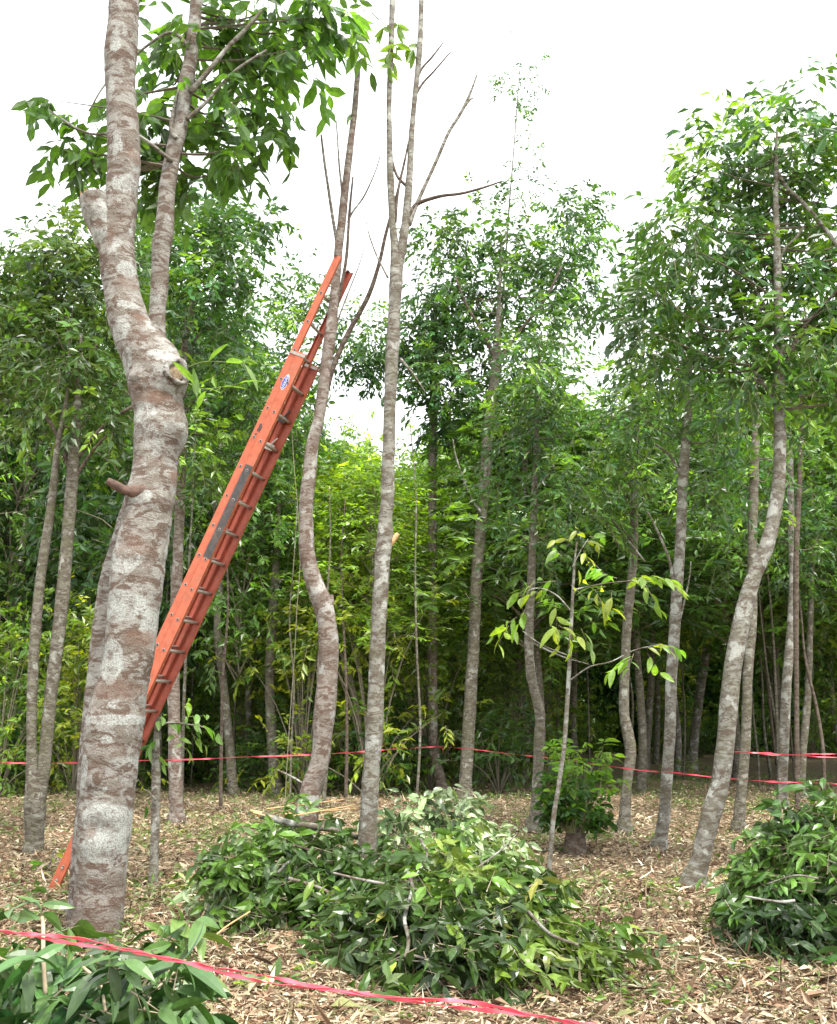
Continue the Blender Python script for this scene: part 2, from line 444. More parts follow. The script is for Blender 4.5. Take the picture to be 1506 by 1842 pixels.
def litter():
    rng = np.random.default_rng(5); B = Buf()
    pal = np.array([[.44, .35, .24], [.54, .46, .33], [.32, .21, .14], [.20, .12, .08], [.62, .54, .42], [.42, .29, .20], [.11, .07, .045], [.22, .23, .10], [.50, .40, .28]])
    # dry curled leaves
    for n, y0, y1, L, Wr, pw in ((70000, 4.6, 24, .05, .38, 1.0), (30000, 4.6, 10, .045, .32, 1.0), (90000, 4.6, 20, .10, .06, 1.0), (70000, 4.6, 11, .075, .055, 1.0), (5000, 4.6, 20, .09, .38, 1.0)):
        x, y = on_view(rng, n, y0, y1, power=pw)
        patch = wob(np.stack([x, y, 0 * x], -1), 1.4, 2.0) + rng.normal(0, .35, n)
        keep = patch > -.75
        x, y = x[keep], y[keep]; n = len(x)
        z = gz(x, y) + rng.uniform(.004, .06, n) + .05 * np.maximum(0, wob(np.stack([x, y, 0 * x], -1), 5., 1.))
        d = norm(np.c_[rng.normal(0, 1, (n, 2)), rng.normal(0, .28, n)])
        LL = L * rng.lognormal(0, .35, n)
        V, T, k = leaf_geo(np.c_[x, y, z], d, LL, LL * Wr * rng.uniform(.6, 1.3, n), rng, curl=.35, fold=.5, flat=.55)
        c = pal[rng.integers(0, len(pal), n)] * rng.lognormal(-.14, .22, n)[:, None] * (1 + .25 * wob(np.stack([x, y, 0 * x], -1), .9, 11.))[:, None]
        B.add(V, T, 0, np.repeat(np.clip(c * [1.0, .985, .93], .02, .75), k, 0))
    # litter drifted against the foot of every trunk
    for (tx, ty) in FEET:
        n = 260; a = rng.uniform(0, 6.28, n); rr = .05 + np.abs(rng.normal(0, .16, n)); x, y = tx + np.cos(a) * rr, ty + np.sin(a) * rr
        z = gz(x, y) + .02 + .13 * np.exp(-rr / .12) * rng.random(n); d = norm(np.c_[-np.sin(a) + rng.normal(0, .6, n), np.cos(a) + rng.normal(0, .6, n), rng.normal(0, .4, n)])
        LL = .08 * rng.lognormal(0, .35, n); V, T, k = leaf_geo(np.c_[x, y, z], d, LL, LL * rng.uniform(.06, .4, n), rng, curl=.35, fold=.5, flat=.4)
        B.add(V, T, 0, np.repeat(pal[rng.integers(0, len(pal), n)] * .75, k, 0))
    # broken twigs
    n = 2600; x, y = on_view(rng, n, 4.6, 20)
    a = rng.uniform(0, 6.28, n); l = rng.uniform(.08, .45, n)
    p0 = np.c_[x, y, gz(x, y) + .03]; p1 = p0 + np.c_[np.cos(a) * l, np.sin(a) * l, rng.normal(0, .08, n) * l * 3]
    r = rng.uniform(.002, .006, n)[:, None]; s = norm(np.cross(p1 - p0, [0, 0, 1.])) * r; u = np.array([0, 0, 1.]) * r
    V = np.stack([p0 + s, p0 - s, p0 + u * 1.5, p1], 1).reshape(-1, 3)
    T = (np.array([[0, 2, 3], [2, 1, 3], [1, 0, 3]])[None] + (np.arange(n) * 4)[:, None, None]).reshape(-1, 3)
    B.add(V, T, 0, np.repeat(np.array([[.34, .26, .18]]) * rng.uniform(.4, 1.4, n)[:, None], 4, 0))
    o = B.obj('leaf_litter', [tint_mat('dry_leaf')]); tag(o, 'dry tan leaf litter covering the plantation floor', 'leaf litter', kind='stuff')
    # low green weeds and fallen green leaves
    B = Buf()
    n = 9000; x, y = on_view(rng, n, 6, 27)
    f = wob(np.stack([x, y, 0 * x], -1), .8, 7.) + .035 * (y - 14) + rng.normal(0, .25, n)
    k_ = f > .0; x, y = x[k_], y[k_]; n = len(x)
    twigs(B, np.c_[x, y, gz(x, y)], np.c_[rng.normal(0, .5, (n, 2)), np.ones(n)], rng.uniform(.05, .22, n), 6, .07, .35, rng, base=[[.10, .17, .03], [.13, .19, .05], [.07, .12, .025]], droop=.1)
    o = B.obj('weeds', [LEAF, TWIG]); tag(o, 'low green weeds sprouting through the dry litter', 'weeds', kind='stuff')



# ------------------------------------------------------------------ explicit trees, traced as centre and half width
def trunk_path(rows, Y, bow=0.0, seed=0.0, slack=0.0):
    """rows: (px, py, half width px) from the foot upwards -> world path and radii"""
    rows = np.asarray(rows, float); k = len(rows); p = []; r = []
    for i, (px, py, hw) in enumerate(rows):
        yy = Y + bow * math.sin(i / max(1, k - 1) * 3.0 + seed) + slack * i / max(1, k - 1)
        p.append(P(px, py, yy)); r.append(hw * dep(px, py, yy) / F)
    return np.array(p), np.array(r)


def foot(rows, Y, flare=1.35):
    """adds a foot that runs down into the ground"""
    px, py, hw = rows[0]
    return rows


def tree(name, rows, Y, mat, label, cat='tree', group=None, seg=12, n=None, rough=.07, bow=.08, crown=None, branches=(), slack=0.0, seed=0.0, smoothtrunk=True, flare=1.0):
    path, rad = trunk_path(rows, Y, bow, seed, slack)
    b0 = path[0].copy(); g = float(gz(b0[0], b0[1]))
    if b0[2] > g - .05:
        dd = norm(path[0] - path[1]); k = (path[0][2] - (g - .12)) / max(.3, -dd[2])
        gp = path[0] + dd * (k - .12 / max(.3, -dd[2])); r0 = rad[0]
        path = np.r_[[path[0] + dd * k, gp, gp - dd * .10 - dd * r0], path]; rad = np.r_[[r0 * 1.7, r0 * 1.42, r0 * 1.1], rad]
    if rad[-1] > .011 and rows[-1][1] > 60 and name != 'pruned_tree' and (crown is None or rows[-1][1] > 550):
        dd = norm(path[-1] - path[-3]); r1 = rad[-1]; path = np.r_[path, [path[-1] + dd * .7 + [.05, 0, 0], path[-1] + dd * 1.5 + [-.04, .1, 0], path[-1] + dd * 2.1]]; rad = np.r_[rad, [r1 * .7, r1 * .4, .003]]
        if crown is None: crown = crown_of([(rows[-1][0], rows[-1][1] - 45, 50, 55), (rows[-1][0] + 15, rows[-1][1] + 40, 50, 40)], Y, int(rows[0][0]), dens=1.3, L=.16, per=7, flat=.4)
    root = thing(name, (path[0][0], path[0][1], g), label, cat, group); org = np.array(root.location)
    V, T = tube(path, rad, seg, n or len(path) * 8, rough, seed)
    me = make_mesh('trunk', V - org, T, [mat], smooth=smoothtrunk); link('trunk', me, root)
    for i, (br, bmat) in enumerate(branches):
        yb = br[0][3] if len(br[0]) > 3 else Y
        bp = np.array([P(q[0], q[1], q[3] if len(q) > 3 else Y + .0) for q in br]); brad = np.array([q[2] * dep(q[0], q[1], Y) / F for q in br])
        V, T = tube(bp, brad, 8, len(bp) * 6, .08, i + seed)
        link('branch', make_mesh('branch', V - org, T, [bmat], smooth=True), root)
    if crown: crown(root, org, path, rad)
    return root, path, rad


def pxblob(cx, cy, rx, ry, Y, dy=None):
    c = P(cx, cy, Y); s = dep(cx, cy, Y) / F
    return c, np.array([rx * s, dy if dy is not None else max(.35, .8 * rx * s), ry * s])


def crown_of(blobs, Y, seed, dens=1.0, mat=None, ystep=.35, name='crown', **kw):
    """blobs: (cx, cy, rx, ry[, dY]) in photo pixels"""
    def f(root, org, path, rad):
        rng = np.random.default_rng(seed); B = Buf(); dense = catmull(path, len(path) * 8)
        for b in blobs:
            c, r = pxblob(b[0], b[1], b[2], b[3], Y + (b[4] if len(b) > 4 else rng.normal(0, ystep)))
            area = r[0] * r[2] * 3.14
            ncl = b[5] if len(b) > 5 else max(3, int(area * 9 * dens)); per = kw.get('per', 9)
            j = np.argmin(np.linalg.norm(path - (c - np.array([0, 0, .8 * r[2]])), axis=1))
            kk = {k: v for k, v in kw.items() if k != 'per'}
            blob_twigs(B, c, r, ncl, per, rng, limb_from=dense, limb_r=min(.016, rad[j] * .5), **kk)
        B.obj(name, [mat or LEAF, TWIG], root, org=org)
    return f


# ---- thick foreground trunk (left edge, right edge) ----
E = [(1740, 120, 214), (1690, 124, 216), (1650, 132, 221), (1600, 137, 224), (1550, 138, 229), (1500, 141, 233), (1450, 145, 238), (1400, 147, 243), (1350, 150, 250), (1300, 157, 257),
     (1250, 172, 262), (1200, 186, 272), (1150, 191, 280), (1100, 196, 285), (1050, 199, 292), (1000, 205, 299), (960, 215, 304), (920, 226, 309), (890, 232, 314),
     (850, 238, 318), (820, 241, 322), (790, 242, 334), (770, 243, 337), (740, 243, 332), (720, 238, 329), (690, 232, 333), (665, 226, 330), (640, 216, 318), (600, 202, 282), (560, 191, 262),
     (520, 187, 250), (480, 181, 244), (440, 180, 241), (400, 184, 243), (340, 192, 247), (300, 194, 252), (260, 194, 251), (200, 193, 247), (150, 190, 243), (100, 189, 245), (40, 195, 249), (-40, 197, 250), (-150, 196, 244), (-300, 198, 236)]
Y1 = gY(1722)


def main_tree():
    path, rad = [], []
    for py, a, b in E:
        px, hw = (a + b) / 2, (b - a) / 2
        yy = Y1 + .05 * math.sin(py / 260.)
        path.append(P(px, py, yy)); rad.append(hw * dep(px, py, yy) / F)
    path, rad = np.array(path), np.array(rad)
    # where the trunk runs aslant its width across is wider than its thickness
    tg = norm(np.gradient(path, axis=0)); rad = rad * np.clip(np.abs(tg[:, 2]) ** .6, .72, 1)
    path = np.r_[[path[0] - np.array([.01, 0, .25])], path]; rad = np.r_[[rad[0] * 1.15], rad]
    g = float(gz(path[0][0], path[0][1])); root = thing('broadleaf_tree', (path[0][0], path[0][1], g), 'thickest pale blotchy trunk in front of the orange ladder, crooked and full of knots', 'tree')
    org = np.array(root.location)
    front = lambda px, py: P(px, py, Y1 - .14)
    # (px, py, radius px, height m, centre dent m)
    K = [(314, 668, 38, .05, -.06), (334, 772, 26, .035, 0), (322, 860, 26, .03, -.02), (246, 690, 24, .03, -.02), (180, 1490, 46, .022, -.035), (182, 1400, 20, .02, -.03),
         (208, 1300, 60, .018, 0), (238, 880, 26, .03, 0), (228, 462, 22, .02, -.03), (246, 270, 24, .018, 0), (205, 100, 18, .012, -.015), (200, 180, 14, .01, -.01), (275, 1180, 26, .016, 0), (270, 900, 30, .02, 0)]
    kc = [(front(px, py), rr * 7.0 / F, h, d) for px, py, rr, h, d in K]

    def disp(V):
        D = np.zeros(V.shape[:2])
        for c, rr, h, d in kc:
            q = np.sqrt((V[..., 0] - c[0]) ** 2 + (V[..., 2] - c[2]) ** 2 + .35 * (V[..., 1] - c[1]) ** 2) / rr
            D += h * np.exp(-(q - .35 if d else q) ** 2 * (3 if d else 1.6)) + d * np.exp(-(q / .42) ** 2)
        D += .006 * wob(V, 4.5, 1.) + .004 * wob(V, 15., 2.) +   .0015 * np.sin(V[..., 2] * 42 + 5 * wob(V, 3.)) * (wob(V, 2.2, 5.) > -.2)
        return D
    V, T = tube(path, rad, 72, 620, 0, 0, True, disp)
    # painted growths: lichen round the old scars, brown below knots
    li = np.zeros(len(V)); st = np.zeros(len(V))
    for px, py, rx, ry, a in [(190, 1470, 38, 26, 1), (185, 1525, 34, 22, 1), (222, 1490, 18, 34, .9), (155, 1385, 8, 30, 1), (215, 1090, 55, 28, 1), (228, 1010, 34, 22, 1), (205, 1190, 24, 40, .9), (272, 1125, 16, 34, .9), (262, 745, 26, 18, 1), (215, 1295, 60, 10, .8),
                           (225, 320, 30, 20, 1), (205, 70, 12, 26, 1), (222, 475, 16, 16, 1), (228, 495, 12, 10, 1), (225, 545, 20, 9, 1), (215, 590, 20, 22, 1), (225, 645, 13, 24, 1), (290, 640, 26, 12, .9), (258, 895, 24, 14, .9), (195, 150, 8, 30, .7), (205, 250, 9, 40, .6), (170, 385, 14, 30, .8), (278, 790, 20, 30, .5), (200, 1330, 10, 8, .8)]:
        c = front(px, py); s = 6.9 / F
        q = ((V[:, 0] - c[0]) / (rx * s)) ** 2 + ((V[:, 2] - c[2]) / (ry * s)) ** 2 + .25 * wob(V, 22., px)
        m_ = V[:, 1] < Y1 + .05
        li = np.maximum(li, np.where(m_, a * np.clip(1.6 - 1.6 * q + .6, 0, 1) * (q < 1.4), 0))
    for px, py, rx, ry, a in [(240, 985, 34, 28, .6), (252, 1150, 30, 22, .8), (215, 1240, 50, 22, .7), (275, 715, 45, 16, .9), (250, 565, 14, 10, .9), (225, 500, 26, 16, .7), (250, 290, 14, 30, .8), (315, 855, 16, 22, .9), (170, 1490, 14, 18, .6), (205, 1350, 60, 14, .3), (235, 270, 14, 20, .8), (265, 830, 40, 12, .5), (195, 420, 8, 30, .7)]:
        c = front(px, py); s = 6.9 / F
        q = ((V[:, 0] - c[0]) / (rx * s)) ** 2 + ((V[:, 2] - c[2]) / (ry * s)) ** 2 + .3 * wob(V, 18., px)
        st = np.maximum(st, np.where(V[:, 1] < Y1 + .05, a * np.clip(1.5 - 1.5 * q, 0, 1), 0))
    # the foot of the trunk is one even weathered brown
    low = np.clip((P(180, 1540, Y1)[2] - V[:, 2]) / .35, 0, 1)
    me = make_mesh('trunk', V - org, T, [BARK_MAIN], smooth=True, extra={'lichen': li * (1 - low), 'stain': np.maximum(st, .35 * low)})
    link('trunk', me, root)
    # sawn, broken stub at the upper left
    p = [P(216, 500, Y1 + .07), P(208, 450, Y1 + .055), P(192, 410, Y1 + .035), P(176, 378, Y1 + .02), P(169, 356, Y1 + .01)]
    V, T = tube(p, np.array([16, 27, 31, 29, 27]) * 7 / F, 32, 80, .24, 3., capin=-.9)
    li = np.clip(wob(V, 14., 2.) * 2 + .5, 0, 1)
    link('branch_stub', make_mesh('branch_stub', V - org, T, [BARK_MAIN], smooth=True, extra={'lichen': li, 'stain': 0 * li}), root)
    B = Buf(); rng = np.random.default_rng(3)
    for i in range(30):
        a = rng.uniform(0, 6.28); c = P(169, 354, Y1 + .01) + np.array([math.cos(a), math.sin(a), 0]) * .10 * rng.random() ** .5
        V, T = tube([c - [0, 0, .05], c + [rng.normal(0, .01), rng.normal(0, .01), rng.uniform(.01, .06)]], [.014, .003], 5, 3, 0); B.add(V, T)
    a = P(147, 358, Y1 + .0); V, T = tube([a, P(157, 395, Y1 + .02), P(170, 432, Y1 + .03)], [.012, .02, .008], 6, 12, .2); B.add(V, T)
    B.obj('splintered_end', [plain('old_wood', (.24, .12, .075), .8, vary=.35, scale=30, bump=.4)], root, org=org)
    # broken side branch
    p = [P(252, 886, Y1 - .13), P(228, 882, Y1 - .2), P(208, 872, Y1 - .24), P(193, 864, Y1 - .27)]
    V, T = tube(p, np.array([21, 11, 7.5, 6]) * 6.9 / F, 16, 50, .42, 9., capin=-.6)
    link('branch_stub', make_mesh('branch_stub', V - org, T, [plain('branch_bark', (.11, .065, .048), .85, vary=.5, scale=22, bump=.9, dirt=(.28, .24, .2))], smooth=True), root)
    # calloused cut of a sawn limb (ring and pale wood)
    c = P(318, 668, Y1 - .14); ax = norm(np.array([.75, -.75, .1])); e1 = norm(np.cross(ax, [0, 0, 1.])); e2 = np.cross(ax, e1)
    B = Buf(); a_ = np.linspace(0, 2 * np.pi, 25)
    ring = [c + (e1 * math.cos(t) + e2 * math.sin(t) * 1.15) * (.078 + .010 * math.sin(3 * t + 1)) for t in a_]
    V, T = tube(ring, [.026 + .006 * math.sin(5 * t) for t in a_], 8, 72, .25, 4., cap=False); B.add(V, T, 0)
    V, T = tube([c - ax * .03, c - ax * .005, c + ax * .004], [.075, .068, .035], 18, 8, .2, 8.); B.add(V, T, 1)
    o = B.obj('knot', [BARK_MAIN, plain('cut_face', (.20, .145, .085), .8, vary=.5, scale=45, bump=.5)], root, True, org)
    # young shoots growing from the knots
    B = Buf(); rng = np.random.default_rng(4)
    for a, b, cc in (((338, 660), (375, 650), (440, 655)), ((340, 690), (370, 700), (430, 690)), ((342, 760), (356, 735), (350, 690))):
        p0, p1, p2 = P(*a, Y1 - .1), P(*b, Y1 - .2), P(*cc, Y1 - .25)
        V, T = tube([p0, p1, p2], [.004, .003, .0015], 5, 12); B.add(V, T, 1, (.4, .5, .2))
        q = catmull([p0, p1, p2], 5)[2:]; d = norm(p2 - p1) + rng.normal(0, .5, (3, 3))
        V, T, k = leaf_geo(q, d, np.array([.2, .22, .24]), np.array([.05, .055, .06]), rng, detail=2, flat=.7); B.add(V, T, 0, (.10, .19, .05))
    B.obj('shoots', [LEAF_YOUNG, TWIG], root, org=org)
    return root


main_tree()

# ---- second trunk right behind, its stem comes out again above the bulge and carries the big leaved crown ----
BIG = [(290, 60, 45, 35), (400, 70, 60, 45), (470, 60, 55, 35), (530, 60, 45, 28), (600, 58, 40, 22), (560, 105, 40, 28), (480, 125, 50, 40), (390, 150, 60, 45), (300, 130, 35, 50), (285, 190, 30, 40), (440, 195, 55, 35), (490, 225, 35, 22),
       (400, 240, 60, 40), (440, 285, 35, 25), (370, 300, 50, 30), (280, 250, 25, 30), (275, 305, 22, 30), (300, 345, 30, 20), (178, 275, 18, 22, 0, 2), (165, 245, 18, 10, 0, 1), (135, 265, 14, 10, 0, 2), (95, 190, 12, 8, 0, 1), (95, 255, 10, 8, 0, 1), (182, 140, 6, 14, 0, 1), (330, 10, 80, 30), (470, 0, 90, 30), (600, 10, 70, 25)]
tree('broadleaf_tree', [(138, 1700, 24), (143, 1650, 23), (150, 1550, 22), (158, 1450, 21), (163, 1350, 20), (172, 1250, 19), (183, 1150, 19), (197, 1050, 18), (225, 950, 17), (255, 850, 17), (272, 750, 17), (279, 650, 17), (281, 590, 16), (283, 560, 14), (287, 510, 15), (290, 450, 16), (296, 410, 16), (300, 350, 14), (307, 300, 14), (318, 250, 14), (328, 200, 13), (335, 150, 13), (344, 100, 12), (350, 50, 12), (356, -30, 11), (362, -130, 10)], gY(1700) + .25, BARK_MAIN,
     'pale trunk directly behind the thickest knotty one, its upper stem carrying large leaves', seg=20, rough=.09,
     branches=[([(343, 165, 5), (375, 128, 4.5), (410, 85, 4), (440, 55, 3.5), (470, 20, 3)], BARK), ([(318, 250, 5), (308, 235, 4), (312, 200, 3), (322, 160, 2)], BARK), ([(335, 215, 4), (370, 185, 3), (420, 130, 2.5), (480, 90, 2)], BARK),
               ([(345, 90, 4), (300, 60, 3), (200, 140, 2), (160, 200, 1.5)], BARK), ([(310, 290, 3.5), (240, 240, 2.5, 7.6), (160, 240, 2, 7.6), (90, 200, 1.4, 7.6)], BARK)],
     crown=crown_of(BIG, gY(1700) + .75, 11, dens=1.95, mat=LEAF_BIG, ystep=.2, TL=.30, nl=6, L=.19, Wr=.40, per=4, sig=.14, detail=1, droop=.75, base=[[.055, .12, .025], [.07, .14, .03], [.045, .10, .025]], yellow=.03, flat=.45))

# ---- the tree the ladder leans on ----
Y3 = 8.85
T3R = [(540, 1560, 24), (548, 1480, 23), (560, 1420, 19), (573, 1380, 17), (579, 1345, 17), (582, 1300, 18), (587, 1250, 19), (591, 1200, 17), (591, 1150, 18), (587, 1115, 17), (578, 1080, 17), (566, 1050, 16), (553, 1000, 14), (551, 950, 13), (551, 900, 12.5), (557, 850, 12.5), (562, 800, 11), (574, 750, 10), (582, 700, 10.5), (588, 650, 10.5), (595, 600, 10.5), (600, 550, 8.5), (605, 500, 8), (609, 450, 7.5), (615, 400, 7.5), (620, 350, 7), (626, 300, 6.5), (632, 250, 6), (638, 200, 5.5), (642, 150, 5), (644, 130, 5)]


def sprig(pts, L=.2, n=4, base=(.11, .19, .05)):
    def f(root, org, path, rad):
        rng = np.random.default_rng(int(pts[0][0]))
        for (px, py, Y) in pts:
            B = Buf()
            c = P(px, py, Y); d = rng.normal(0, .6, (n, 3)) + np.array([0, 0, -.7])
            V, T, k = leaf_geo(np.repeat([c], n, 0), d, L * rng.uniform(.8, 1.2, n), L * .35 * rng.uniform(.8, 1.2, n), rng, detail=2, flat=.2); B.add(V, T, 0, base)
            V, T = tube([c + [0, 0, -.02], c + [.02, 0, .09]], [.005, .003], 5, 4); B.add(V, T, 1, (.4, .45, .2))
            B.obj('leaf_sprig', [LEAF_YOUNG, TWIG], root, org=org)
    return f


tree('pruned_tree', T3R, Y3, BARK_RED, 'reddish bent trunk the top of the orange ladder leans against', group=None, seg=18, bow=0, rough=.08, crown=sprig([(645, 115, Y3), (655, 100, Y3), (632, 205, Y3)], .17, 2),
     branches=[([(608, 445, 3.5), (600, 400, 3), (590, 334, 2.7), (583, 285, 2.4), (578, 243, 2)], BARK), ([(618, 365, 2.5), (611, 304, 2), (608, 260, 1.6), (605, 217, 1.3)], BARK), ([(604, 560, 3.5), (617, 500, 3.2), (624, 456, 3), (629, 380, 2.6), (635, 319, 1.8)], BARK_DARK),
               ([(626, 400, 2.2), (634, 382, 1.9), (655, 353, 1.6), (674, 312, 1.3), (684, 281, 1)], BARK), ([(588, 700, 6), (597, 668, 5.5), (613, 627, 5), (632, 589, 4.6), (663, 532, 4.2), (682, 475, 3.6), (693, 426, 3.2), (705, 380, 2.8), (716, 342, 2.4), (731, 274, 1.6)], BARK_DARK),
               ([(604, 590, 2), (613, 562, 1.7), (632, 513, 1.4), (645, 480, 1.1), (655, 448, .8)], BARK), ([(592, 1105, 7), (595, 1085, 6), (596, 1070, 4)], BARK_RED)])

# ---- the forked bare tree right of it ----
Y4 = 8.35
T4R = [(654, 1600, 19), (657, 1560, 18), (660, 1515, 17), (664, 1450, 15.5), (667, 1400, 15), (671, 1350, 15), (674, 1300, 15.5), (676, 1250, 14.5), (678, 1200, 14), (680, 1150, 14), (682, 1100, 13.5), (686, 1050, 13.5), (689, 1000, 14), (693, 965, 15), (694, 930, 12.5), (697, 900, 11.5), (698, 850, 12), (700, 800, 11), (701, 750, 11), (703, 700, 10.5), (705, 650, 12), (708, 600, 12), (710, 550, 11), (713, 500, 11.5), (712, 470, 10), (710, 440, 7.5), (706, 400, 6.2), (704, 350, 6.2), (702, 300, 6), (701, 250, 5), (700, 200, 4.6), (701, 150, 4.5), (703, 100, 5), (705, 40, 5), (707, -40, 5), (709, -150, 4)]
tree('pruned_tree', T4R, Y4, BARK, 'tall straight bare trunk beside the ladder, forked high up, rising out of the cut branches', seg=18, bow=.0, rough=.08,
     crown=sprig([(700, 95, Y4 - .05), (712, 80, Y4 - .05), (735, 85, Y4), (690, 50, Y4), (716, 45, Y4), (745, 90, Y4), (700, 120, Y4 - .05), (706, 110, Y4)], .16, 4),
     branches=[([(712, 510, 10), (719, 470, 9), (724, 440, 8.5), (730, 400, 8), (733, 370, 8), (735, 345, 7), (738, 300, 6.2), (740, 250, 5.5), (744, 200, 5), (749, 150, 5), (754, 100, 5.5), (757, 40, 5), (759, -40, 4), (762, -150, 3)], BARK),
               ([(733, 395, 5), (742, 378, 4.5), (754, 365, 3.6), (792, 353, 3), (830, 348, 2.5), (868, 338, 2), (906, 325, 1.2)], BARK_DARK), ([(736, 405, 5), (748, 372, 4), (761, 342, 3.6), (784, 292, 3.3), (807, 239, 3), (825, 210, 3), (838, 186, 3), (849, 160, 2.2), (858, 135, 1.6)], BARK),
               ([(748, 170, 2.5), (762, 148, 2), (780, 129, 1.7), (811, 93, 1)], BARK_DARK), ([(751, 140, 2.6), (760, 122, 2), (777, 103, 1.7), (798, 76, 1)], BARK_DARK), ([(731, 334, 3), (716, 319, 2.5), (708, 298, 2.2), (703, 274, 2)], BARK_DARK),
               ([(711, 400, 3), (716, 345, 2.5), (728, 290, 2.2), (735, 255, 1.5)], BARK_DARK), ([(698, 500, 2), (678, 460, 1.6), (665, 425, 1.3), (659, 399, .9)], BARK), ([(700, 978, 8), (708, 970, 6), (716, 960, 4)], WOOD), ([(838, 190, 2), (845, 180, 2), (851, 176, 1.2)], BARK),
               ([(720, 645, 3), (745, 675, 1.8), (765, 705, 1.0)], BARK)])

# ---- the extension ladder ----
def ladder():
    FIB = plain('orange_fibreglass', (.47, .115, .055), .5, vary=.22, scale=14, dirt=(.33, .14, .09))
    FIB2 = plain('dull_red_fibreglass', (.36, .08, .045), .55, vary=.25, scale=10, dirt=(.30, .10, .06))
    ALU = plain('dull_aluminium', (.42, .38, .33), .45, .6, vary=.2, scale=30, dirt=(.2, .14, .1))
    BLK = plain('black_plastic', (.035, .03, .03), .5, vary=.3, scale=60, dirt=(.16, .09, .06))
    f = P(80, 1615, gY(1615)); f[2] = float(gz(f[0], f[1])) + .01
    Yt = 8.62; tp = P(614, 462, Yt)
    u = tp - f; Lt = np.linalg.norm(u); u /= Lt
    r = norm(np.array([-u[1], u[0], 0])); n = np.cross(r, u); 
    if n[2] < 0: n = -n
    # local frame: x along the rungs away from the camera, y out of the climbing face, z up the rails
    M = Matrix(((r[0], n[0], u[0]), (r[1], n[1], u[1]), (r[2], n[2], u[2])))
    root = thing('extension_ladder', f, 'orange fibreglass extension ladder leaning against the bent reddish trunk', 'ladder')
    root.rotation_euler = M.to_euler()
    W = .38; LB = Lt * .845; F0 = Lt * .12

    def channel(x0, sgn, y0, y1, z0, z1, th=.004, fl=.032):
        V1 = box(sorted((x0, x0 + sgn * th)), (y0, y1), (z0, z1)); V2 = box(sorted((x0 + sgn * th, x0 + sgn * fl)), (y0, y0 + th), (z0, z1)); V3 = box(sorted((x0 + sgn * th, x0 + sgn * fl)), (y1 - th, y1), (z0, z1))
        return V1, V2, V3

    def rail(name, x0, sgn, y0, y1, z0, z1, mat):
        B = Buf()
        for V, T in channel(x0, sgn, y0, y1, z0, z1): B.add(V, T)
        o = B.obj(name, [mat], root); bv = o.modifiers.new('bevel', 'BEVEL'); bv.width = .0015; bv.segments = 2
        return o
    yb0, yb1, yf0, yf1 = -.092, 0, .004, .074
    nb, ff = None, None
    rails = [rail('base_rail', 0, 1, yb0, yb1, 0, LB, FIB), rail('base_rail', W, -1, yb0, yb1, 0, LB, FIB2),
             rail('fly_rail', .006, 1, yf0, yf1, F0, Lt, FIB), rail('fly_rail', W - .006, -1, yf0, yf1, F0, Lt, FIB2)]
    k = 0; z = .3
    while z < Lt - .15:
        if z < LB - .05:
            V, T = tube([(.006, -.048, z), (W - .006, -.048, z)], [.016, .016], 12, 2); B = Buf(); B.add(V, T); B.obj('rung', [ALU], root, True)
        if z > F0 + .05:
            V, T = tube([(.012, .036, z + .015), (W - .012, .036, z + .015)], [.015, .015], 12, 2); B = Buf(); B.add(V, T); B.obj('rung', [ALU], root, True)
        # swaged rung ends showing on the outside of the near rail
        for yy, ok, xx, dz in ((-.048, z < LB - .05, 0, 0), (.036, z > F0 + .05, .006, .015)):
            if ok:
                B = Buf()
                V, T = tube([(xx - .003, yy, z + dz), (xx + .001, yy, z + dz)], [.0145, .0145], 14, 2); B.add(V, T, 0)
                V, T = tube([(xx - .0045, yy, z + dz), (xx - .001, yy, z + dz)], [.0105, .0105], 12, 2); B.add(V, T, 1)
                B.obj('rung_end', [ALU, BLK], root)
        z += .3048; k += 1
    # guide brackets joining the sections
    for zz in (LB - .04, F0 + .25):
        for x0, s in ((-.004, 1), (W - .02, -1)):
            B = Buf(); B.add(*box((x0, x0 + .024), (-.100, .066), (zz, zz + .028))); o = B.obj('guide_bracket', [ALU], root)
    # rung locks and pulley
    for zz in (LB - .62, LB - .92):
        for x0 in (.03, W - .06):
            B = Buf(); B.add(*box((x0, x0 + .03), (-.03, .06), (zz - .03, zz + .035))); V, T = tube([(x0 + .015, .015, zz + .03), (x0 + .015, -.02, zz + .11)], [.012, .008], 8, 6); B.add(V, T); o = B.obj('rung_lock', [BLK if zz > LB - .8 else ALU], root)
            o.modifiers.new('bevel', 'BEVEL').width = .004
    # end caps, shoes
    for x0 in (-.002, W - .036):
        B = Buf(); B.add(*box((x0 + .001, x0 + .037), (yf0 + .045, yf1 + .001), (Lt - .012, Lt + .006))); B.obj('rail_cap', [BLK], root)
        B = Buf(); B.add(*box((x0 - .004, x0 + .044), (yb0 - .006, yb1 + .006), (-.03, .06))); V, T = box((x0 - .012, x0 + .052), (yb0 - .035, yb1 + .02), (-.045, -.028)); B.add(V, T)
        o = B.obj('shoe', [ALU], root); o.modifiers.new('bevel', 'BEVEL').width = .004
    for zz in (.05, .17, .285):
        B = Buf(); V, T = tube([(-.006, -.048, zz), (.001, -.048, zz)], [.013, .013], 14, 2); B.add(V, T); V, T = tube([(-.009, -.048, zz), (-.004, -.048, zz)], [.007, .007], 6, 2); B.add(V, T); B.obj('bolt', [ALU], root)
    # long dark instruction sticker on the near base rail
    zof = lambda py: (1618 - py) / (1618 - 458) * Lt
    B = Buf(); B.add(*box((-.0015, .0005), (-.090, -.008), (zof(1018) , zof(848)))); o = B.obj('sticker', [plain('dark_sticker', (.055, .05, .048), .55, vary=.5, scale=16, dirt=(.19, .10, .06))], root); o['label'] = 'long faded black warning sticker'
    # small dark mark
    B = Buf()
    zc = zof(783)
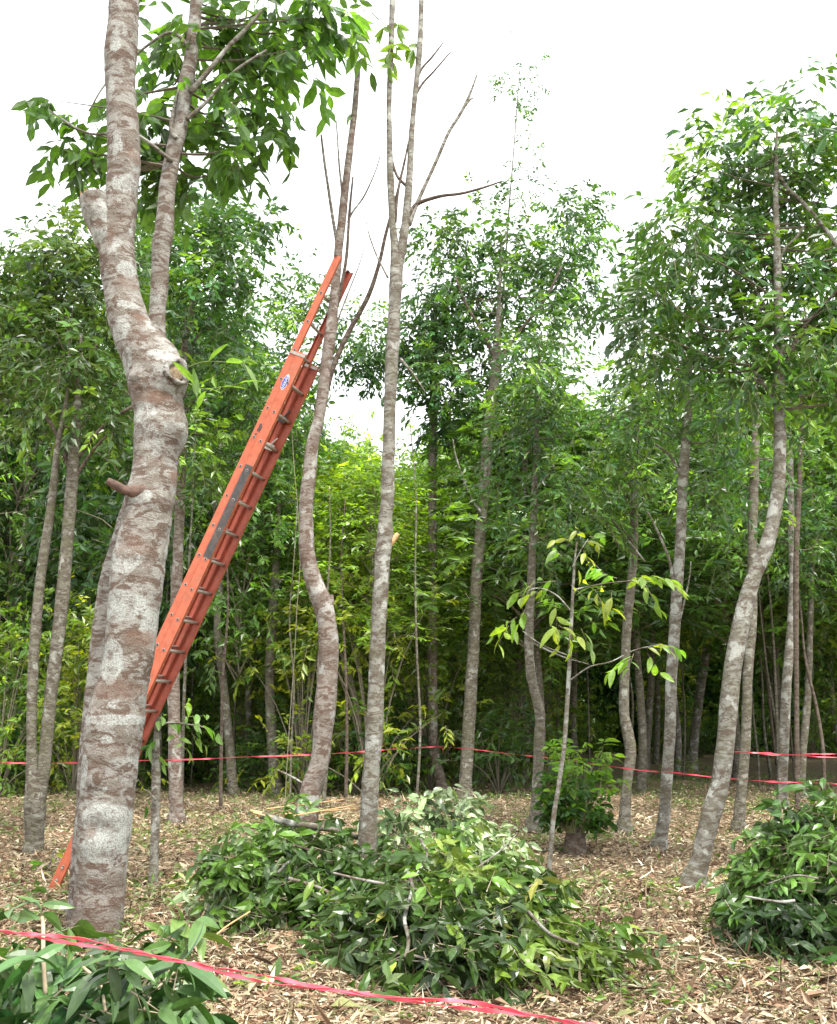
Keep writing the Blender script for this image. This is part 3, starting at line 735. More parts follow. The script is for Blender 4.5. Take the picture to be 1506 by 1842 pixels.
    V, T = tube([(.004, .028, zc - .035), (.004, .018, zc), (.004, .03, zc + .04)], [.014, .018, .012], 10, 12); V[:, 0] = .0045 + (V[:, 0] - .004) * .05; B.add(V, T)
    V, T = tube([(.004, .036, zc - .10), (.004, .03, zc - .06)], [.006, .009], 8, 6); V[:, 0] = .0045 + (V[:, 0] - .004) * .05; B.add(V, T)
    B.obj('sticker', [plain('worn_black_mark', (.07, .04, .04), .6, vary=.5, scale=60)], root)
    B = Buf(); B.add(*box((.036, .040), (-.08, -.03), (zof(806), zof(770)))); B.obj('sticker', [plain('white_sticker', (.62, .58, .52), .6, vary=.2, scale=40)], root)
    # blue oval logo with a white wordmark
    B = Buf(); a_ = np.linspace(0, 2 * np.pi, 37)[:-1]; zc = zof(695); yc = -.020; ca = .030; cb = .080
    for sc_, x_, mi in ((1.0, -.0012, 0), (.90, -.0022, 1)):
        V = np.array([(x_, yc + .0, zc)] + [(x_, yc + ca * sc_ * math.cos(t), zc + cb * sc_ * math.sin(t)) for t in a_]); T = np.array([[0, 1 + (i + 1) % 36, 1 + i] for i in range(36)])
        V2 = V.copy(); V2[:, 0] += .001; B.add(V, T, mi); B.add(V2, T[:, ::-1], mi)
    lg = B.obj('logo', [plain('logo_white', (.75, .75, .76), .5, vary=.05), plain('logo_blue', (.03, .07, .36), .45, vary=.1)], root)
    fc = bpy.data.curves.new('lettering', 'FONT'); fc.body = 'WERNER'; fc.size = .036; fc.align_x = 'CENTER'; fc.align_y = 'CENTER'; fc.extrude = .0004; fc.shear = .25
    tmp = bpy.data.objects.new('lettering_curve', fc); COL.objects.link(tmp)
    dg = bpy.context.evaluated_depsgraph_get(); me = bpy.data.meshes.new_from_object(tmp.evaluated_get(dg)); bpy.data.objects.remove(tmp)
    me.materials.clear(); me.materials.append(lg.data.materials[0])
    # letters read up the rail, seen from the camera side (-x)
    me.transform(Matrix(((0, 0, -1, -.0032), (0, -1, 0, yc), (1, 0, 0, zc), (0, 0, 0, 1))))
    o = link('lettering', me, lg); 
    # hauling rope hanging from the lock
    rp = [P(522, 728, 9.2), P(526, 790, 9.2), P(530, 850, 9.2), P(537, 930, 9.2), P(540, 1010, 9.2), P(534, 1100, 9.2), P(530, 1180, 9.2), P(522, 1290, 9.2), P(515, 1400, 9.2), P(512, 1480, 9.2)]
    Mi = np.array(M.transposed()); rp = (np.array(rp) - f) @ Mi.T
    V, T = tube(rp, [.0032] * len(rp), 6, 90, .1); B = Buf(); B.add(V, T); B.obj('rope', [plain('pale_rope', (.30, .26, .19), .9, vary=.35, scale=80)], root, True)
    return root


ladder()

# ---- middle distance trees ----
def R(rows): return rows


C2B = [(800, 440, 45, 40), (870, 425, 60, 40), (945, 455, 55, 45), (1030, 380, 38, 40), (1050, 430, 45, 40), (1010, 500, 65, 45), (900, 520, 80, 45), (800, 510, 50, 45), (770, 580, 45, 45), (850, 590, 55, 38), (980, 585, 60, 35), (1050, 540, 40, 40), (830, 660, 60, 35), (920, 650, 50, 30), (760, 660, 30, 35)]
tree('plantation_tree', [(835, 1440, 13), (839, 1380, 12), (842, 1330, 12), (848, 1230, 11.5), (853, 1150, 11), (857, 1050, 11), (865, 950, 10.5), (873, 850, 10.5), (878, 780, 10), (884, 720, 9.5), (890, 680, 9), (893, 640, 7.5), (895, 600, 5.5), (898, 540, 3.5), (901, 470, 2), (903, 440, 1)], gY(1440), BARK_FAR,
     'slim grey trunk with a rounded airy crown, right of the forked bare tree', group='plantation trees', seg=12, bow=.2, seed=1,
     branches=[([(892, 665, 5), (915, 625, 4), (940, 590, 3.4), (980, 540, 2.6), (1010, 480, 2)], BARK_DARK), ([(893, 650, 4), (870, 600, 3), (840, 550, 2.4), (820, 500, 1.8)], BARK_DARK), ([(871, 930, 3), (850, 900, 2.2), (835, 865, 1.8), (820, 820, 1.4), (815, 790, 1)], BARK)],
     crown=crown_of(C2B, gY(1440) + .7, 21, dens=1.35, ystep=.5, L=.155, Wr=.42, per=7, TL=.4, droop=.45, flat=.4))
tree('plantation_tree', [(797, 1428, 11), (792, 1400, 10), (785, 1370, 9.5), (780, 1330, 9), (778, 1200, 8.5), (778, 1000, 8), (778, 850, 7.5), (780, 700, 6.5), (782, 600, 5), (783, 540, 3)], gY(1428), BARK_RED,
     'straight reddish trunk the distant pink tape is knotted round', group='plantation trees', seg=10, bow=.15, seed=2,
     crown=crown_of([(790, 560, 50, 50), (750, 640, 35, 45), (650, 590, 45, 50), (680, 650, 35, 40), (800, 700, 70, 40), (770, 770, 30, 25), (650, 660, 25, 30), (840, 760, 60, 40)], gY(1428), 22, dens=1.7, L=.15, Wr=.42, per=7, flat=.4, droop=.45))
tree('plantation_tree', [(960, 1505, 14), (963, 1470, 11), (967, 1400, 9), (970, 1320, 9), (972, 1285, 9), (961, 1240, 9), (954, 1200, 9), (952, 1140, 8.5), (956, 1040, 7.5), (961, 900, 6), (966, 760, 4.2), (969, 680, 2.8), (971, 610, 1.2)], gY(1500), BARK_FAR,
     'kinked slim trunk left of the leafy stump, bowing out near its foot', group='plantation trees', seg=10, bow=.1, seed=3,
     branches=[([(955, 1155, 2), (990, 1172, 1.6), (1020, 1184, 1.2), (1060, 1195, .8)], BARK)],
     crown=crown_of([(972, 600, 45, 40), (950, 650, 45, 35), (960, 700, 60, 50), (1000, 760, 60, 50), (930, 780, 60, 50), (1020, 690, 45, 35), (900, 850, 50, 45), (1040, 830, 50, 50), (990, 880, 60, 40), (960, 960, 60, 40)], gY(1500) - .4, 23, dens=1.5, L=.12, per=7, flat=.4))
tree('plantation_tree', [(925, 1400, 9), (928, 1370, 8), (932, 1320, 7), (938, 1250, 7), (944, 1180, 6.5), (950, 1110, 6), (958, 1000, 5.5), (962, 860, 5), (960, 720, 4)], gY(1400), BARK,
     'thin pale trunk leaning to the right, crossing behind the kinked one', group='plantation trees', seg=10, bow=.1, seed=4)
tree('plantation_tree', [(1123, 1490, 12), (1125, 1450, 10), (1129, 1400, 9), (1135, 1354, 10), (1130, 1320, 10), (1123, 1280, 9), (1124, 1220, 8.5), (1127, 1144, 8), (1132, 1087, 8), (1140, 992, 7.5), (1141, 900, 7), (1145, 780, 6), (1150, 680, 4)], gY(1490), BARK_FAR,
     'crooked trunk with a dark wet foot just right of the leafy stump', group='plantation trees', seg=10, bow=.15, seed=5,
     branches=[([(1118, 990, 3), (1095, 950, 2.6), (1075, 925, 2), (1050, 890, 1.2)], BARK), ([(1160, 1010, 2), (1120, 960, 2), (1090, 920, 1.8)], BARK)],
     crown=crown_of([(1150, 680, 40, 60), (1120, 760, 50, 50), (1170, 800, 55, 50), (1100, 840, 50, 45), (1150, 880, 60, 50), (1090, 930, 45, 35), (1180, 720, 40, 40)], gY(1490) - .2, 24, dens=1.6, L=.12, per=7, flat=.4))
tree('plantation_tree', [(1160, 1402, 8), (1163, 1350, 7), (1167, 1290, 7), (1171, 1220, 6.5), (1174, 1120, 6), (1176, 1000, 5), (1178, 850, 4)], gY(1402), BARK_FAR,
     'thin far trunk between the crooked one and the straight one right of the stump', group='plantation trees', seg=8, bow=.1, seed=6)
tree('plantation_tree', [(1183, 1536, 12), (1190, 1500, 11), (1195, 1466, 10.5), (1199, 1410, 10), (1203, 1354, 10), (1206, 1296, 10), (1208, 1220, 10), (1214, 1125, 10), (1220, 1030, 9.5), (1225, 954, 9), (1229, 859, 9), (1234, 790, 8), (1238, 740, 7), (1240, 690, 5), (1240, 600, 3)], gY(1536), BARK,
     'straight pale trunk standing alone on the litter, left of the leaning right trunk', group='plantation trees', seg=12, bow=.05, seed=7,
     branches=[([(1212, 1060, 3), (1205, 1010, 2.5), (1185, 960, 2), (1165, 920, 1.4)], BARK), ([(1213, 1150, 2.6), (1228, 1095, 2), (1240, 1040, 1.4), (1243, 1010, 1)], BARK), ([(1228, 860, 3), (1205, 820, 2.2), (1180, 800, 1.4)], BARK)],
     crown=crown_of([(1240, 620, 60, 55), (1190, 580, 50, 50), (1180, 660, 45, 40), (1290, 700, 50, 50), (1150, 540, 35, 35), (1290, 780, 50, 50), (1180, 760, 40, 40), (1290, 860, 45, 50)], gY(1536) - .2, 25, dens=1.7, L=.12, per=8, flat=.4))
tree('plantation_tree', [(1244, 1386, 9), (1248, 1340, 8.5), (1252, 1300, 8), (1260, 1239, 8), (1269, 1180, 7.5), (1271, 1130, 7), (1269, 1030, 6.5), (1268, 900, 6), (1270, 780, 4)], gY(1386), BARK,
     'pale far trunk bent like a bow against the darkest shade on the right', group='plantation trees', seg=8, bow=.1, seed=8)
R5B = [(1400, 210, 50, 45), (1440, 290, 60, 60), (1360, 280, 55, 50), (1290, 300, 50, 50), (1255, 300, 20, 30), (1310, 370, 60, 50), (1400, 380, 65, 50), (1240, 400, 50, 40), (1190, 395, 30, 20), (1470, 400, 60, 70), (1290, 450, 65, 50), (1200, 470, 50, 45), (1150, 510, 40, 35), (1380, 480, 65, 50), (1460, 510, 60, 60), (1250, 540, 65, 50), (1340, 570, 65, 55), (1170, 590, 45, 40), (1430, 610, 65, 60), (1260, 640, 55, 45), (1350, 670, 50, 45), (1480, 700, 50, 60), (1550, 450, 80, 120), (1520, 280, 60, 70), (1560, 620, 80, 80), (1180, 650, 45, 35), (1400, 720, 50, 30)]
tree('plantation_tree', [(1240, 1615, 18), (1252, 1570, 17), (1262, 1540, 16.5), (1279, 1466, 17), (1295, 1410, 16), (1304, 1350, 16), (1309, 1296, 15.5), (1318, 1201, 15.5), (1333, 1125, 15), (1349, 1060, 14), (1366, 1015, 13), (1378, 985, 13), (1390, 940, 12), (1400, 878, 11), (1403, 802, 10.5), (1402, 726, 10), (1401, 640, 9), (1400, 532, 8), (1398, 456, 6.5), (1396, 380, 5), (1396, 300, 3.5), (1398, 230, 2)], gY(1612), BARK,
     'largest trunk on the right, leaning beside the dark brush heap, tall pointed crown', group='plantation trees', seg=16, bow=.05, seed=9,
     branches=[([(1401, 700, 4.5), (1420, 640, 3.8), (1445, 590, 3), (1480, 550, 2.4), (1530, 500, 1.6)], BARK_DARK), ([(1397, 480, 4), (1410, 450, 3.4), (1430, 430, 3), (1445, 410, 2)], BARK), ([(1385, 275, 2.8), (1410, 330, 3.2), (1440, 360, 3.5), (1475, 400, 4), (1520, 460, 4)], BARK), ([(1402, 740, 4), (1380, 700, 3), (1350, 660, 2.4), (1320, 620, 1.6)], BARK), ([(1401, 600, 3.5), (1370, 540, 3), (1330, 480, 2.2), (1290, 440, 1.5)], BARK)],
     crown=crown_of(R5B, gY(1612) + .3, 26, dens=3.0, ystep=.45, L=.125, Wr=.40, per=6, TL=.3, sig=.2, nl=7, flat=.4, droop=.4, detail=0))
tree('plantation_tree', [(1328, 1500, 11), (1331, 1450, 10), (1334, 1420, 9), (1340, 1354, 9), (1343, 1290, 8.5), (1345, 1220, 8.5), (1353, 1106, 8.5), (1353, 992, 8), (1356, 878, 8), (1360, 783, 7), (1362, 700, 5), (1362, 620, 3)], gY(1500), BARK_FAR,
     'straight trunk just right of and behind the largest leaning trunk', group='plantation trees', seg=10, bow=.08, seed=10,
     crown=crown_of([(1360, 760, 50, 45), (1320, 840, 50, 45), (1380, 850, 40, 40), (1330, 920, 50, 40), (1310, 990, 45, 35), (1420, 760, 40, 50)], gY(1500) + .8, 27, dens=1.4, L=.12, per=7, flat=.4))
tree('plantation_tree', [(1405, 1458, 11), (1408, 1400, 9), (1411, 1317, 9), (1416, 1220, 8.5), (1424, 1125, 8), (1427, 1030, 7), (1423, 935, 6), (1422, 820, 5), (1425, 700, 3)], gY(1458), BARK,
     'pale trunk rising behind the left edge of the right brush heap', group='plantation trees', seg=10, bow=.08, seed=11,
     crown=crown_of([(1440, 860, 50, 50), (1400, 930, 50, 45), (1460, 960, 45, 50), (1420, 1020, 50, 30)], gY(1458) + .8, 28, dens=1.4, L=.12, per=7, flat=.4))
tree('plantation_tree', [(1436, 1465, 5), (1434, 1380, 4.5), (1433, 1250, 4.5), (1432, 1100, 5), (1433, 980, 5), (1439, 850, 4.5), (1443, 720, 4), (1444, 640, 3)], gY(1462), BARK_DARK,
     'very thin dark upright stem near the right edge of the picture', group='plantation trees', seg=8, bow=.05, seed=12)
tree('plantation_tree', [(1441, 1440, 8), (1444, 1360, 7), (1450, 1290, 7), (1455, 1220, 6), (1458, 1120, 5), (1462, 1000, 4)], gY(1440), BARK_FAR,
     'rightmost slim trunk, leaning a little right behind the thin dark stem', group='plantation trees', seg=8, bow=.05, seed=13)
# the tall wispy one above the centre crown
tree('plantation_tree', [(868, 1395, 4.5), (872, 1250, 4), (880, 1000, 3.4), (890, 800, 2.8), (901, 600, 2.2), (911, 450, 1.8), (917, 360, 1.5), (922, 300, 1.2), (928, 220, 1.0), (934, 140, .8), (938, 95, .6)], gY(1395), BARK_FAR,
     'tallest wispy tree whose sparse tip stands above the airy crown', group='plantation trees', seg=8, bow=.1, seed=14,
     crown=crown_of([(938, 120, 26, 22), (915, 140, 18, 14), (950, 150, 24, 18), (905, 172, 18, 12), (935, 178, 28, 16), (962, 190, 18, 14), (945, 210, 20, 10), (925, 300, 26, 20), (945, 325, 26, 22), (965, 275, 12, 10), (915, 345, 20, 14), (960, 340, 20, 16)], gY(1395), 29, dens=.22, L=.15, per=3, nl=6, TL=.3, flat=.2))
# left side
tree('plantation_tree', [(60, 1540, 14), (62, 1500, 17), (63, 1450, 19), (60, 1400, 13), (57, 1330, 9), (60, 1200, 9.5), (72, 1050, 9), (88, 940, 8), (97, 870, 7), (104, 800, 5)], gY(1538), BARK_FAR,
     'twin stemmed grey tree at the far left with a fat shared foot', group='plantation trees', seg=12, bow=.05, seed=15,
     branches=[([(66, 1450, 15), (76, 1400, 13), (83, 1340, 11.5), (92, 1250, 11.5), (103, 1160, 12), (114, 1060, 12), (123, 950, 11), (131, 850, 11), (137, 760, 9), (142, 680, 6), (147, 600, 2.5)], BARK_FAR), ([(130, 860, 5), (110, 800, 4), (90, 760, 3.4), (70, 735, 3)], BARK_DARK), ([(134, 830, 5), (165, 790, 4), (200, 755, 3.4), (240, 730, 3)], BARK_DARK), ([(130, 870, 4), (160, 820, 3), (195, 780, 2.4)], BARK_DARK), ([(140, 720, 4), (150, 660, 3), (175, 620, 2.4)], BARK_DARK)],
     crown=crown_of([(60, 470, 50, 60), (120, 440, 60, 55), (190, 400, 50, 35), (70, 560, 60, 60), (150, 540, 70, 60), (200, 480, 45, 50), (40, 650, 50, 60), (120, 640, 70, 60), (190, 640, 50, 60), (60, 740, 60, 40), (150, 720, 60, 40), (200, 740, 40, 40), (-20, 560, 60, 100)], gY(1538) + .5, 30, dens=1.8, L=.14, Wr=.42, per=8, flat=.4, ystep=.5, base=[[.05, .11, .02], [.04, .09, .02], [.10, .17, .02]]))
tree('plantation_tree', [(318, 1482, 13), (317, 1440, 12), (315, 1380, 12), (314, 1320, 11), (312, 1230, 10.5), (316, 1100, 10), (322, 950, 9), (328, 800, 8), (330, 700, 7), (332, 620, 6), (345, 560, 5), (348, 500, 3.5), (352, 430, 2)], gY(1482), BARK_RED,
     'brown trunk seen between the knotty foreground trunk and the ladder foot', group='plantation trees', seg=12, bow=.08, seed=16,
     branches=[([(332, 650, 3), (352, 610, 2.4), (372, 580, 2), (390, 550, 1.4)], BARK)],
     crown=crown_of([(380, 370, 50, 35), (430, 400, 50, 45), (360, 430, 60, 50), (300, 430, 50, 60), (440, 460, 45, 45), (380, 510, 60, 50), (310, 540, 45, 50), (430, 560, 45, 50), (360, 620, 60, 45), (420, 660, 50, 50), (450, 740, 45, 50), (370, 730, 55, 45), (480, 390, 25, 12), (340, 820, 60, 50), (270, 700, 40, 50)], gY(1482), 31, dens=1.7, L=.15, Wr=.4, per=7, flat=.4, ystep=.6))
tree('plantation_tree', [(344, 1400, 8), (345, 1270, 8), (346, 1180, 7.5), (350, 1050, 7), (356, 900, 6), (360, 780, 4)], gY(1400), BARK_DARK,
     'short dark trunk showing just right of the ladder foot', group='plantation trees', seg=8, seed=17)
tree('plantation_tree', [(497, 1433, 12), (495, 1400, 11), (491, 1350, 10), (487, 1280, 9.5), (485, 1220, 9), (488, 1150, 9), (493, 1070, 8), (497, 1010, 7), (500, 930, 5), (502, 820, 3)], gY(1433), BARK_FAR,
     'dark trunk with pale right rim, between the ladder and the bent trunk', group='plantation trees', seg=10, bow=.05, seed=18,
     branches=[([(497, 1080, 1.6), (503, 1050, 1.4), (512, 1035, 1)], BARK)],
     crown=crown_of([(500, 880, 40, 50), (470, 930, 45, 50), (520, 960, 35, 45), (490, 800, 45, 50), (545, 740, 40, 40), (540, 640, 35, 50), (548, 560, 32, 40), (545, 490, 18, 20), (560, 530, 20, 20), (520, 560, 20, 20), (500, 1000, 35, 30), (450, 840, 35, 50)], gY(1433), 32, dens=1.4, L=.15, per=7, flat=.4, ystep=.5))

# ------------------------------------------------------------------ background plantation
TOP = np.array([(-400, 450), (33, 440), (150, 420), (250, 420), (450, 560), (500, 660), (560, 770), (600, 775), (640, 785), (690, 800), (750, 810), (780, 760), (830, 720), (900, 700), (1000, 690), (1090, 690), (1150, 700), (1200, 690), (1300, 640), (1472, 600), (1900, 560)], float)
top_py = lambda px: np.interp(px, TOP[:, 0], TOP[:, 1])


def zmax_at(x, y):
    """height that reaches the tree line of the photo at ground point x,y (solve approximately)"""
    px = CX + F * x / (y * CT + 5 * ST)
    return P(px, top_py(px), y)[2]


def crown_mesh(seed, h=6.2, r=1.75, n=92, leafL=.15, base=None):
    rng = np.random.default_rng(seed); B = Buf()
    t = rng.random(n) ** .8
    prof = r * np.sin(np.pi * np.clip(t * .85 + .12, 0, 1)) ** .8
    a = rng.uniform(0, 6.28, n); rr = prof * rng.random(n) ** .4
    cc = np.c_[np.cos(a) * rr, np.sin(a) * rr, t * h]
    per = 9
    P0 = np.repeat(cc, per, 0) + rng.normal(0, .30, (n * per, 3))
    D = norm(P0 - np.repeat(cc, per, 0)) + np.c_[np.repeat(cc[:, :2], per, 0) / r * .5, np.zeros(n * per)] + rng.normal(0, .3, P0.shape)
    tw = np.repeat(tints(rng, n, base, .38, 0), per, 0) * rng.lognormal(0, .15, n * per)[:, None]
    twigs(B, P0, D, .42 * rng.uniform(.6, 1.3, len(P0)), 8, leafL * rng.uniform(.95, 1.45), .42, rng, droop=.4, flat=.4, stem=True, stemr=.004, tw=tw)
    for i in range(0, n, 2):
        z0 = max(-.4, cc[i, 2] - rng.uniform(.3, 1.2)); V, T = tube([(0, 0, z0), cc[i] * [.5, .5, 1] - [0, 0, .15], cc[i]], [.022, .013, .004], 4, 6, cap=False); B.add(V, T, 1, (.42, .36, .28))
    return make_mesh('crown', np.concatenate(B.V), np.concatenate(B.T), [LEAF_BACK, TWIG], np.concatenate(B.M), np.concatenate(B.C))


CR = [crown_mesh(100 + i, base=b) for i, b in enumerate([None, [[.05, .11, .02], [.04, .095, .02]], [[.09, .17, .022], [.07, .14, .02]], [[.035, .085, .025], [.045, .1, .03]], [[.12, .19, .03], [.08, .15, .025]]])]
TR = []
for i in range(5):
    rng = np.random.default_rng(300 + i); zz = np.linspace(-.15, 9.5, 9)
    pth = np.c_[np.cumsum(rng.normal(0, .09, 9)) * (zz > .5), np.cumsum(rng.normal(0, .09, 9)) * (zz > .5), zz]; rd = np.interp(zz, [-.15, .3, 5, 9.5], [.12, .10, .07, .012])
    V, T = tube(pth, rd, 9, 40, .08, i); TR.append(make_mesh('trunk', V, T, [BARK_FAR if i != 3 else BARK], smooth=True))


MARKS = [(-900, 'left of the far-left twin stems'), (60, 'between the far-left twin stems and the thickest trunk'), (200, 'between the thickest trunk and the dark pale-rimmed trunk'), (490, 'between the dark pale-rimmed trunk and the bent reddish trunk'), (585, 'between the bent reddish trunk and the forked trunk'),
         (672, 'between the forked trunk and the taped trunk'), (780, 'between the taped trunk and the airy-crowned trunk'), (850, 'between the airy-crowned and the thin pale trunks'), (940, 'between the thin pale trunk and the leafy stump'), (1040, 'between the leafy stump and the crooked dark-footed trunk'),
         (1130, 'between the crooked dark-footed trunk and the lone straight one'), (1205, 'between the lone straight trunk and the large leaning one'), (1305, 'between the large leaning trunk and the thin dark stem'), (1434, 'right of the thin dark stem at the right edge')]
ORD = ['nearest', 'second nearest', 'third nearest', 'fourth nearest', 'fifth nearest', 'sixth nearest', 'seventh nearest', 'eighth nearest', 'ninth nearest', 'tenth nearest'] + ['one of the farthest'] * 60
CNT = {}


def where(px, kind):
    m = [t for a, t in MARKS if px >= a][-1]; n = CNT.get((m, kind), 0); CNT[(m, kind)] = n + 1
    return ORD[n], m


def plur(o, k):
    return o + ' ' + k + (('es ' if k.endswith('sh') else 's ') if o.startswith('one of') else ' ')


def background():
    rng = np.random.default_rng(77); k = 0
    spots = []
    tries = 0
    while len(spots) < 96 and tries < 20000:
        tries += 1
        y = rng.uniform(20.5, 44); x = rng.uniform(-.62, .62) * y
        if all((x - a) ** 2 + (y - b) ** 2 > 2.1 ** 2 for a, b in spots): spots.append((x, y))
    spots.sort(key=lambda s: s[1])
    for x, y in spots:
        px = CX + F * x / (y * CT)
        zt = zmax_at(x, y) * rng.uniform(.86, .99)
        zt = min(zt, 15.5)
        H = zt; s = H / 9.7
        if H < 4.5: continue
        o_, m_ = where(px, 'tree')
        root = thing('background_tree', (x, y, float(gz(x, y))), plur(o_, 'background tree') + m_, 'tree', 'shaded background trees')
        root.rotation_euler = (0, 0, rng.uniform(0, 6.28))
        t = link('trunk', TR[k % 5], root); t.scale = (1, 1, s) if s < 1.15 else (1.1, 1.1, s)
        # crown reaches from about 3.6 m to the top
        lo = 2.3 + rng.uniform(0, .9) + .9 * (px > 950)
        hc = max(2.5, H - lo); c = link('crown', CR[int(rng.integers(0, 5))] if not (540 < px < 770) else CR[[2, 1, 4][k % 3]], root); f = rng.uniform(.9, 1.25) if px < 930 else rng.uniform(1.15, 1.6)
        c.location = (0, 0, lo); c.scale = (f, f, hc / 6.5)
        k += 1


background()


def far_wood():
    rng = np.random.default_rng(8); B = Buf()
    n = 34000
    y = rng.uniform(45, 58, n); x = rng.uniform(-.62, .62, n) * y
    zt = np.array([min(zmax_at(a, b), 22) for a, b in zip(x, y)]) * (.93 + .07 * wob(np.stack([x, y * 0, 0 * x], -1), .5, 3.))
    z = zt * rng.random(n) ** 1.15
    low = (z < 4.5) & (rng.random(n) < .0); x, y, z = x[~low], y[~low], z[~low]; n = len(x)
    P0 = np.c_[x, y, z]
    twigs(B, P0, rng.normal(0, 1, (n, 3)), rng.uniform(.5, 1.0, n), 7, .34, .5, rng, droop=.4, stem=False, flat=.4)
    n = 9000; y = rng.uniform(58, 66, n); x = rng.uniform(-.66, .66, n) * y; z = 9 * rng.random(n)
    twigs(B, np.c_[x, y, z], rng.normal(0, 1, (n, 3)), rng.uniform(.8, 1.4, n), 6, .8, .6, rng, droop=.4, stem=False, flat=.2)
    o = B.obj('far_wood', [LEAF, TWIG]); tag(o, 'dense green wood closing the view behind all the trunks', 'wood', kind='stuff')


far_wood()

# understorey bushes and slim saplings
def bush_mesh(seed, r=1.0, h=1.6, n=16, base=None, L=.12, per=9, nl=7, Wr=.4, yellow=0.):
    rng = np.random.default_rng(seed); B = Buf()
    a = rng.uniform(0, 6.28, n); rr = r * rng.random(n) ** .6; z = h * rng.uniform(.15, 1, n) * (1 - .35 * rr / r)
    cc = np.c_[np.cos(a) * rr, np.sin(a) * rr, z]
    P0 = np.repeat(cc, per, 0) + rng.normal(0, .17, (n * per, 3)) * min(1, r)
    P0[:, 2] = np.maximum(P0[:, 2], .05)
    D = norm(P0 - np.repeat(cc, per, 0)) + rng.normal(0, .3, P0.shape) + [0, 0, .25]
    twigs(B, P0, D, .3 * rng.uniform(.6, 1.3, len(P0)), nl, L, Wr, rng, droop=.3, base=base, yellow=yellow, flat=.4)
    for i in range(n):
        V, T = tube([(0, 0, -.03), cc[i] * [.4, .4, .6], cc[i]], [.014, .009, .003], 4, 6, cap=False); B.add(V, T, 1, (.42, .36, .28))
    return make_mesh('foliage', np.concatenate(B.V), np.concatenate(B.T), [LEAF_BACK, TWIG], np.concatenate(B.M), np.concatenate(B.C))


BU = [bush_mesh(401), bush_mesh(402, h=2.4, r=.9, n=20, base=[[.10, .18, .025], [.06, .13, .02]]), bush_mesh(403, r=.8, h=1.1, n=10, base=[[.07, .14, .03], [.05, .10, .03]]), bush_mesh(404, h=3.2, r=1.1, n=28, base=[[.12, .19, .025], [.17, .23, .03], [.07, .13, .02]])]
rng = np.random.default_rng(55)
BL = []
for i in range(110):
    if i < 80: px, y = rng.uniform(-60, 960), rng.uniform(20, 33)
    else: px, y = rng.uniform(930, 1600), rng.uniform(38, 46)
    BL.append((y, px, i))
for y, px, i in sorted(BL):
    x = P(px, 1380, y)[0]
    o = link('understorey_bush', BU[int(rng.integers(0, 4))], None, (x, y, float(gz(x, y)))); f = rng.uniform(.8, 1.4) * (1.15 if i < 80 else 1.0)
    o.scale = (f, f, f * 1.15); o.rotation_euler = (0, 0, rng.uniform(0, 6.28))
    o_, m_ = where(px, 'bush'); tag(o, plur(o_, 'undergrowth bush') + m_, 'bush', 'shaded undergrowth bushes')


def solo_bush(name, px, py, rpx, hpx, label, seed, base=None, L=.1, Wr=.4, n=16, per=9, cat='bush', nl=7, yellow=0., top=None):
    Y = gY(py); s = dep(px, py, Y) / F; q = P(px, py, Y)
    me = bush_mesh(seed, rpx * s, hpx * s, n, base, L, per, nl, Wr, yellow)
    o = link(name, me, None, (q[0], q[1], float(gz(q[0], q[1])))); tag(o, label, cat); return o


solo_bush('lime_bush', 375, 1402, 52, 190, 'bright lime feathery bush right of the ladder foot', 501, [[.10, .24, .02], [.13, .28, .03]], .10, .16, 34, 12)
solo_bush('low_bush', 455, 1425, 45, 100, 'small green bush left of the dark trunk with the pale rim', 502, [[.08, .16, .03], [.12, .2, .03]], .12, .4, 12)
solo_bush('low_bush', 60, 1412, 50, 110, 'green bush behind the foot of the far-left twin stems', 503, None, .13, .4, 14)
solo_bush('low_bush', 880, 1405, 40, 60, 'low green clump between the airy-crowned trunk and the thin pale one', 504, [[.09, .17, .03]], .12, .4, 8)
solo_bush('low_bush', 1228, 1400, 35, 35, 'little green clump at the back of the right clearing', 505, [[.12, .19, .04]], .1, .3, 6)
solo_bush('yellow_bush', 470, 1400, 60, 210, 'yellow-green spray of leaves behind the dark trunk with the pale rim', 506, [[.17, .22, .02], [.12, .19, .02]], .16, .4, 12, 6)

# thin stems deep in the shade, each with its own label group
for i, (y, px) in enumerate(sorted((rng.uniform(17.5, 27), rng.uniform(40, 1470)) for _ in range(34))):
    q = P(px, 1380, y); x = q[0]
    hgt = rng.uniform(4, 7.5); z = np.linspace(-.1, hgt, 6); pth = np.c_[x + np.cumsum(rng.normal(0, .06, 6)), y + np.cumsum(rng.normal(0, .06, 6)), z]
    pth = pth - [0, 0, 0]
    org = np.array([pth[0][0], pth[0][1], float(gz(x, y))])
    V, T = tube(pth, np.linspace(rng.uniform(.022, .045), .01, 6), 6, 20, .05, i)
    o = link('sapling', make_mesh('sapling', V - org, T, [BARK_FAR if i % 3 else BARK_DARK], smooth=True), None, tuple(org))
    o_, m_ = where(px, 'sapling'); tag(o, plur(o_, 'bare thin sapling') + m_, 'sapling', 'bare thin saplings in the shade')

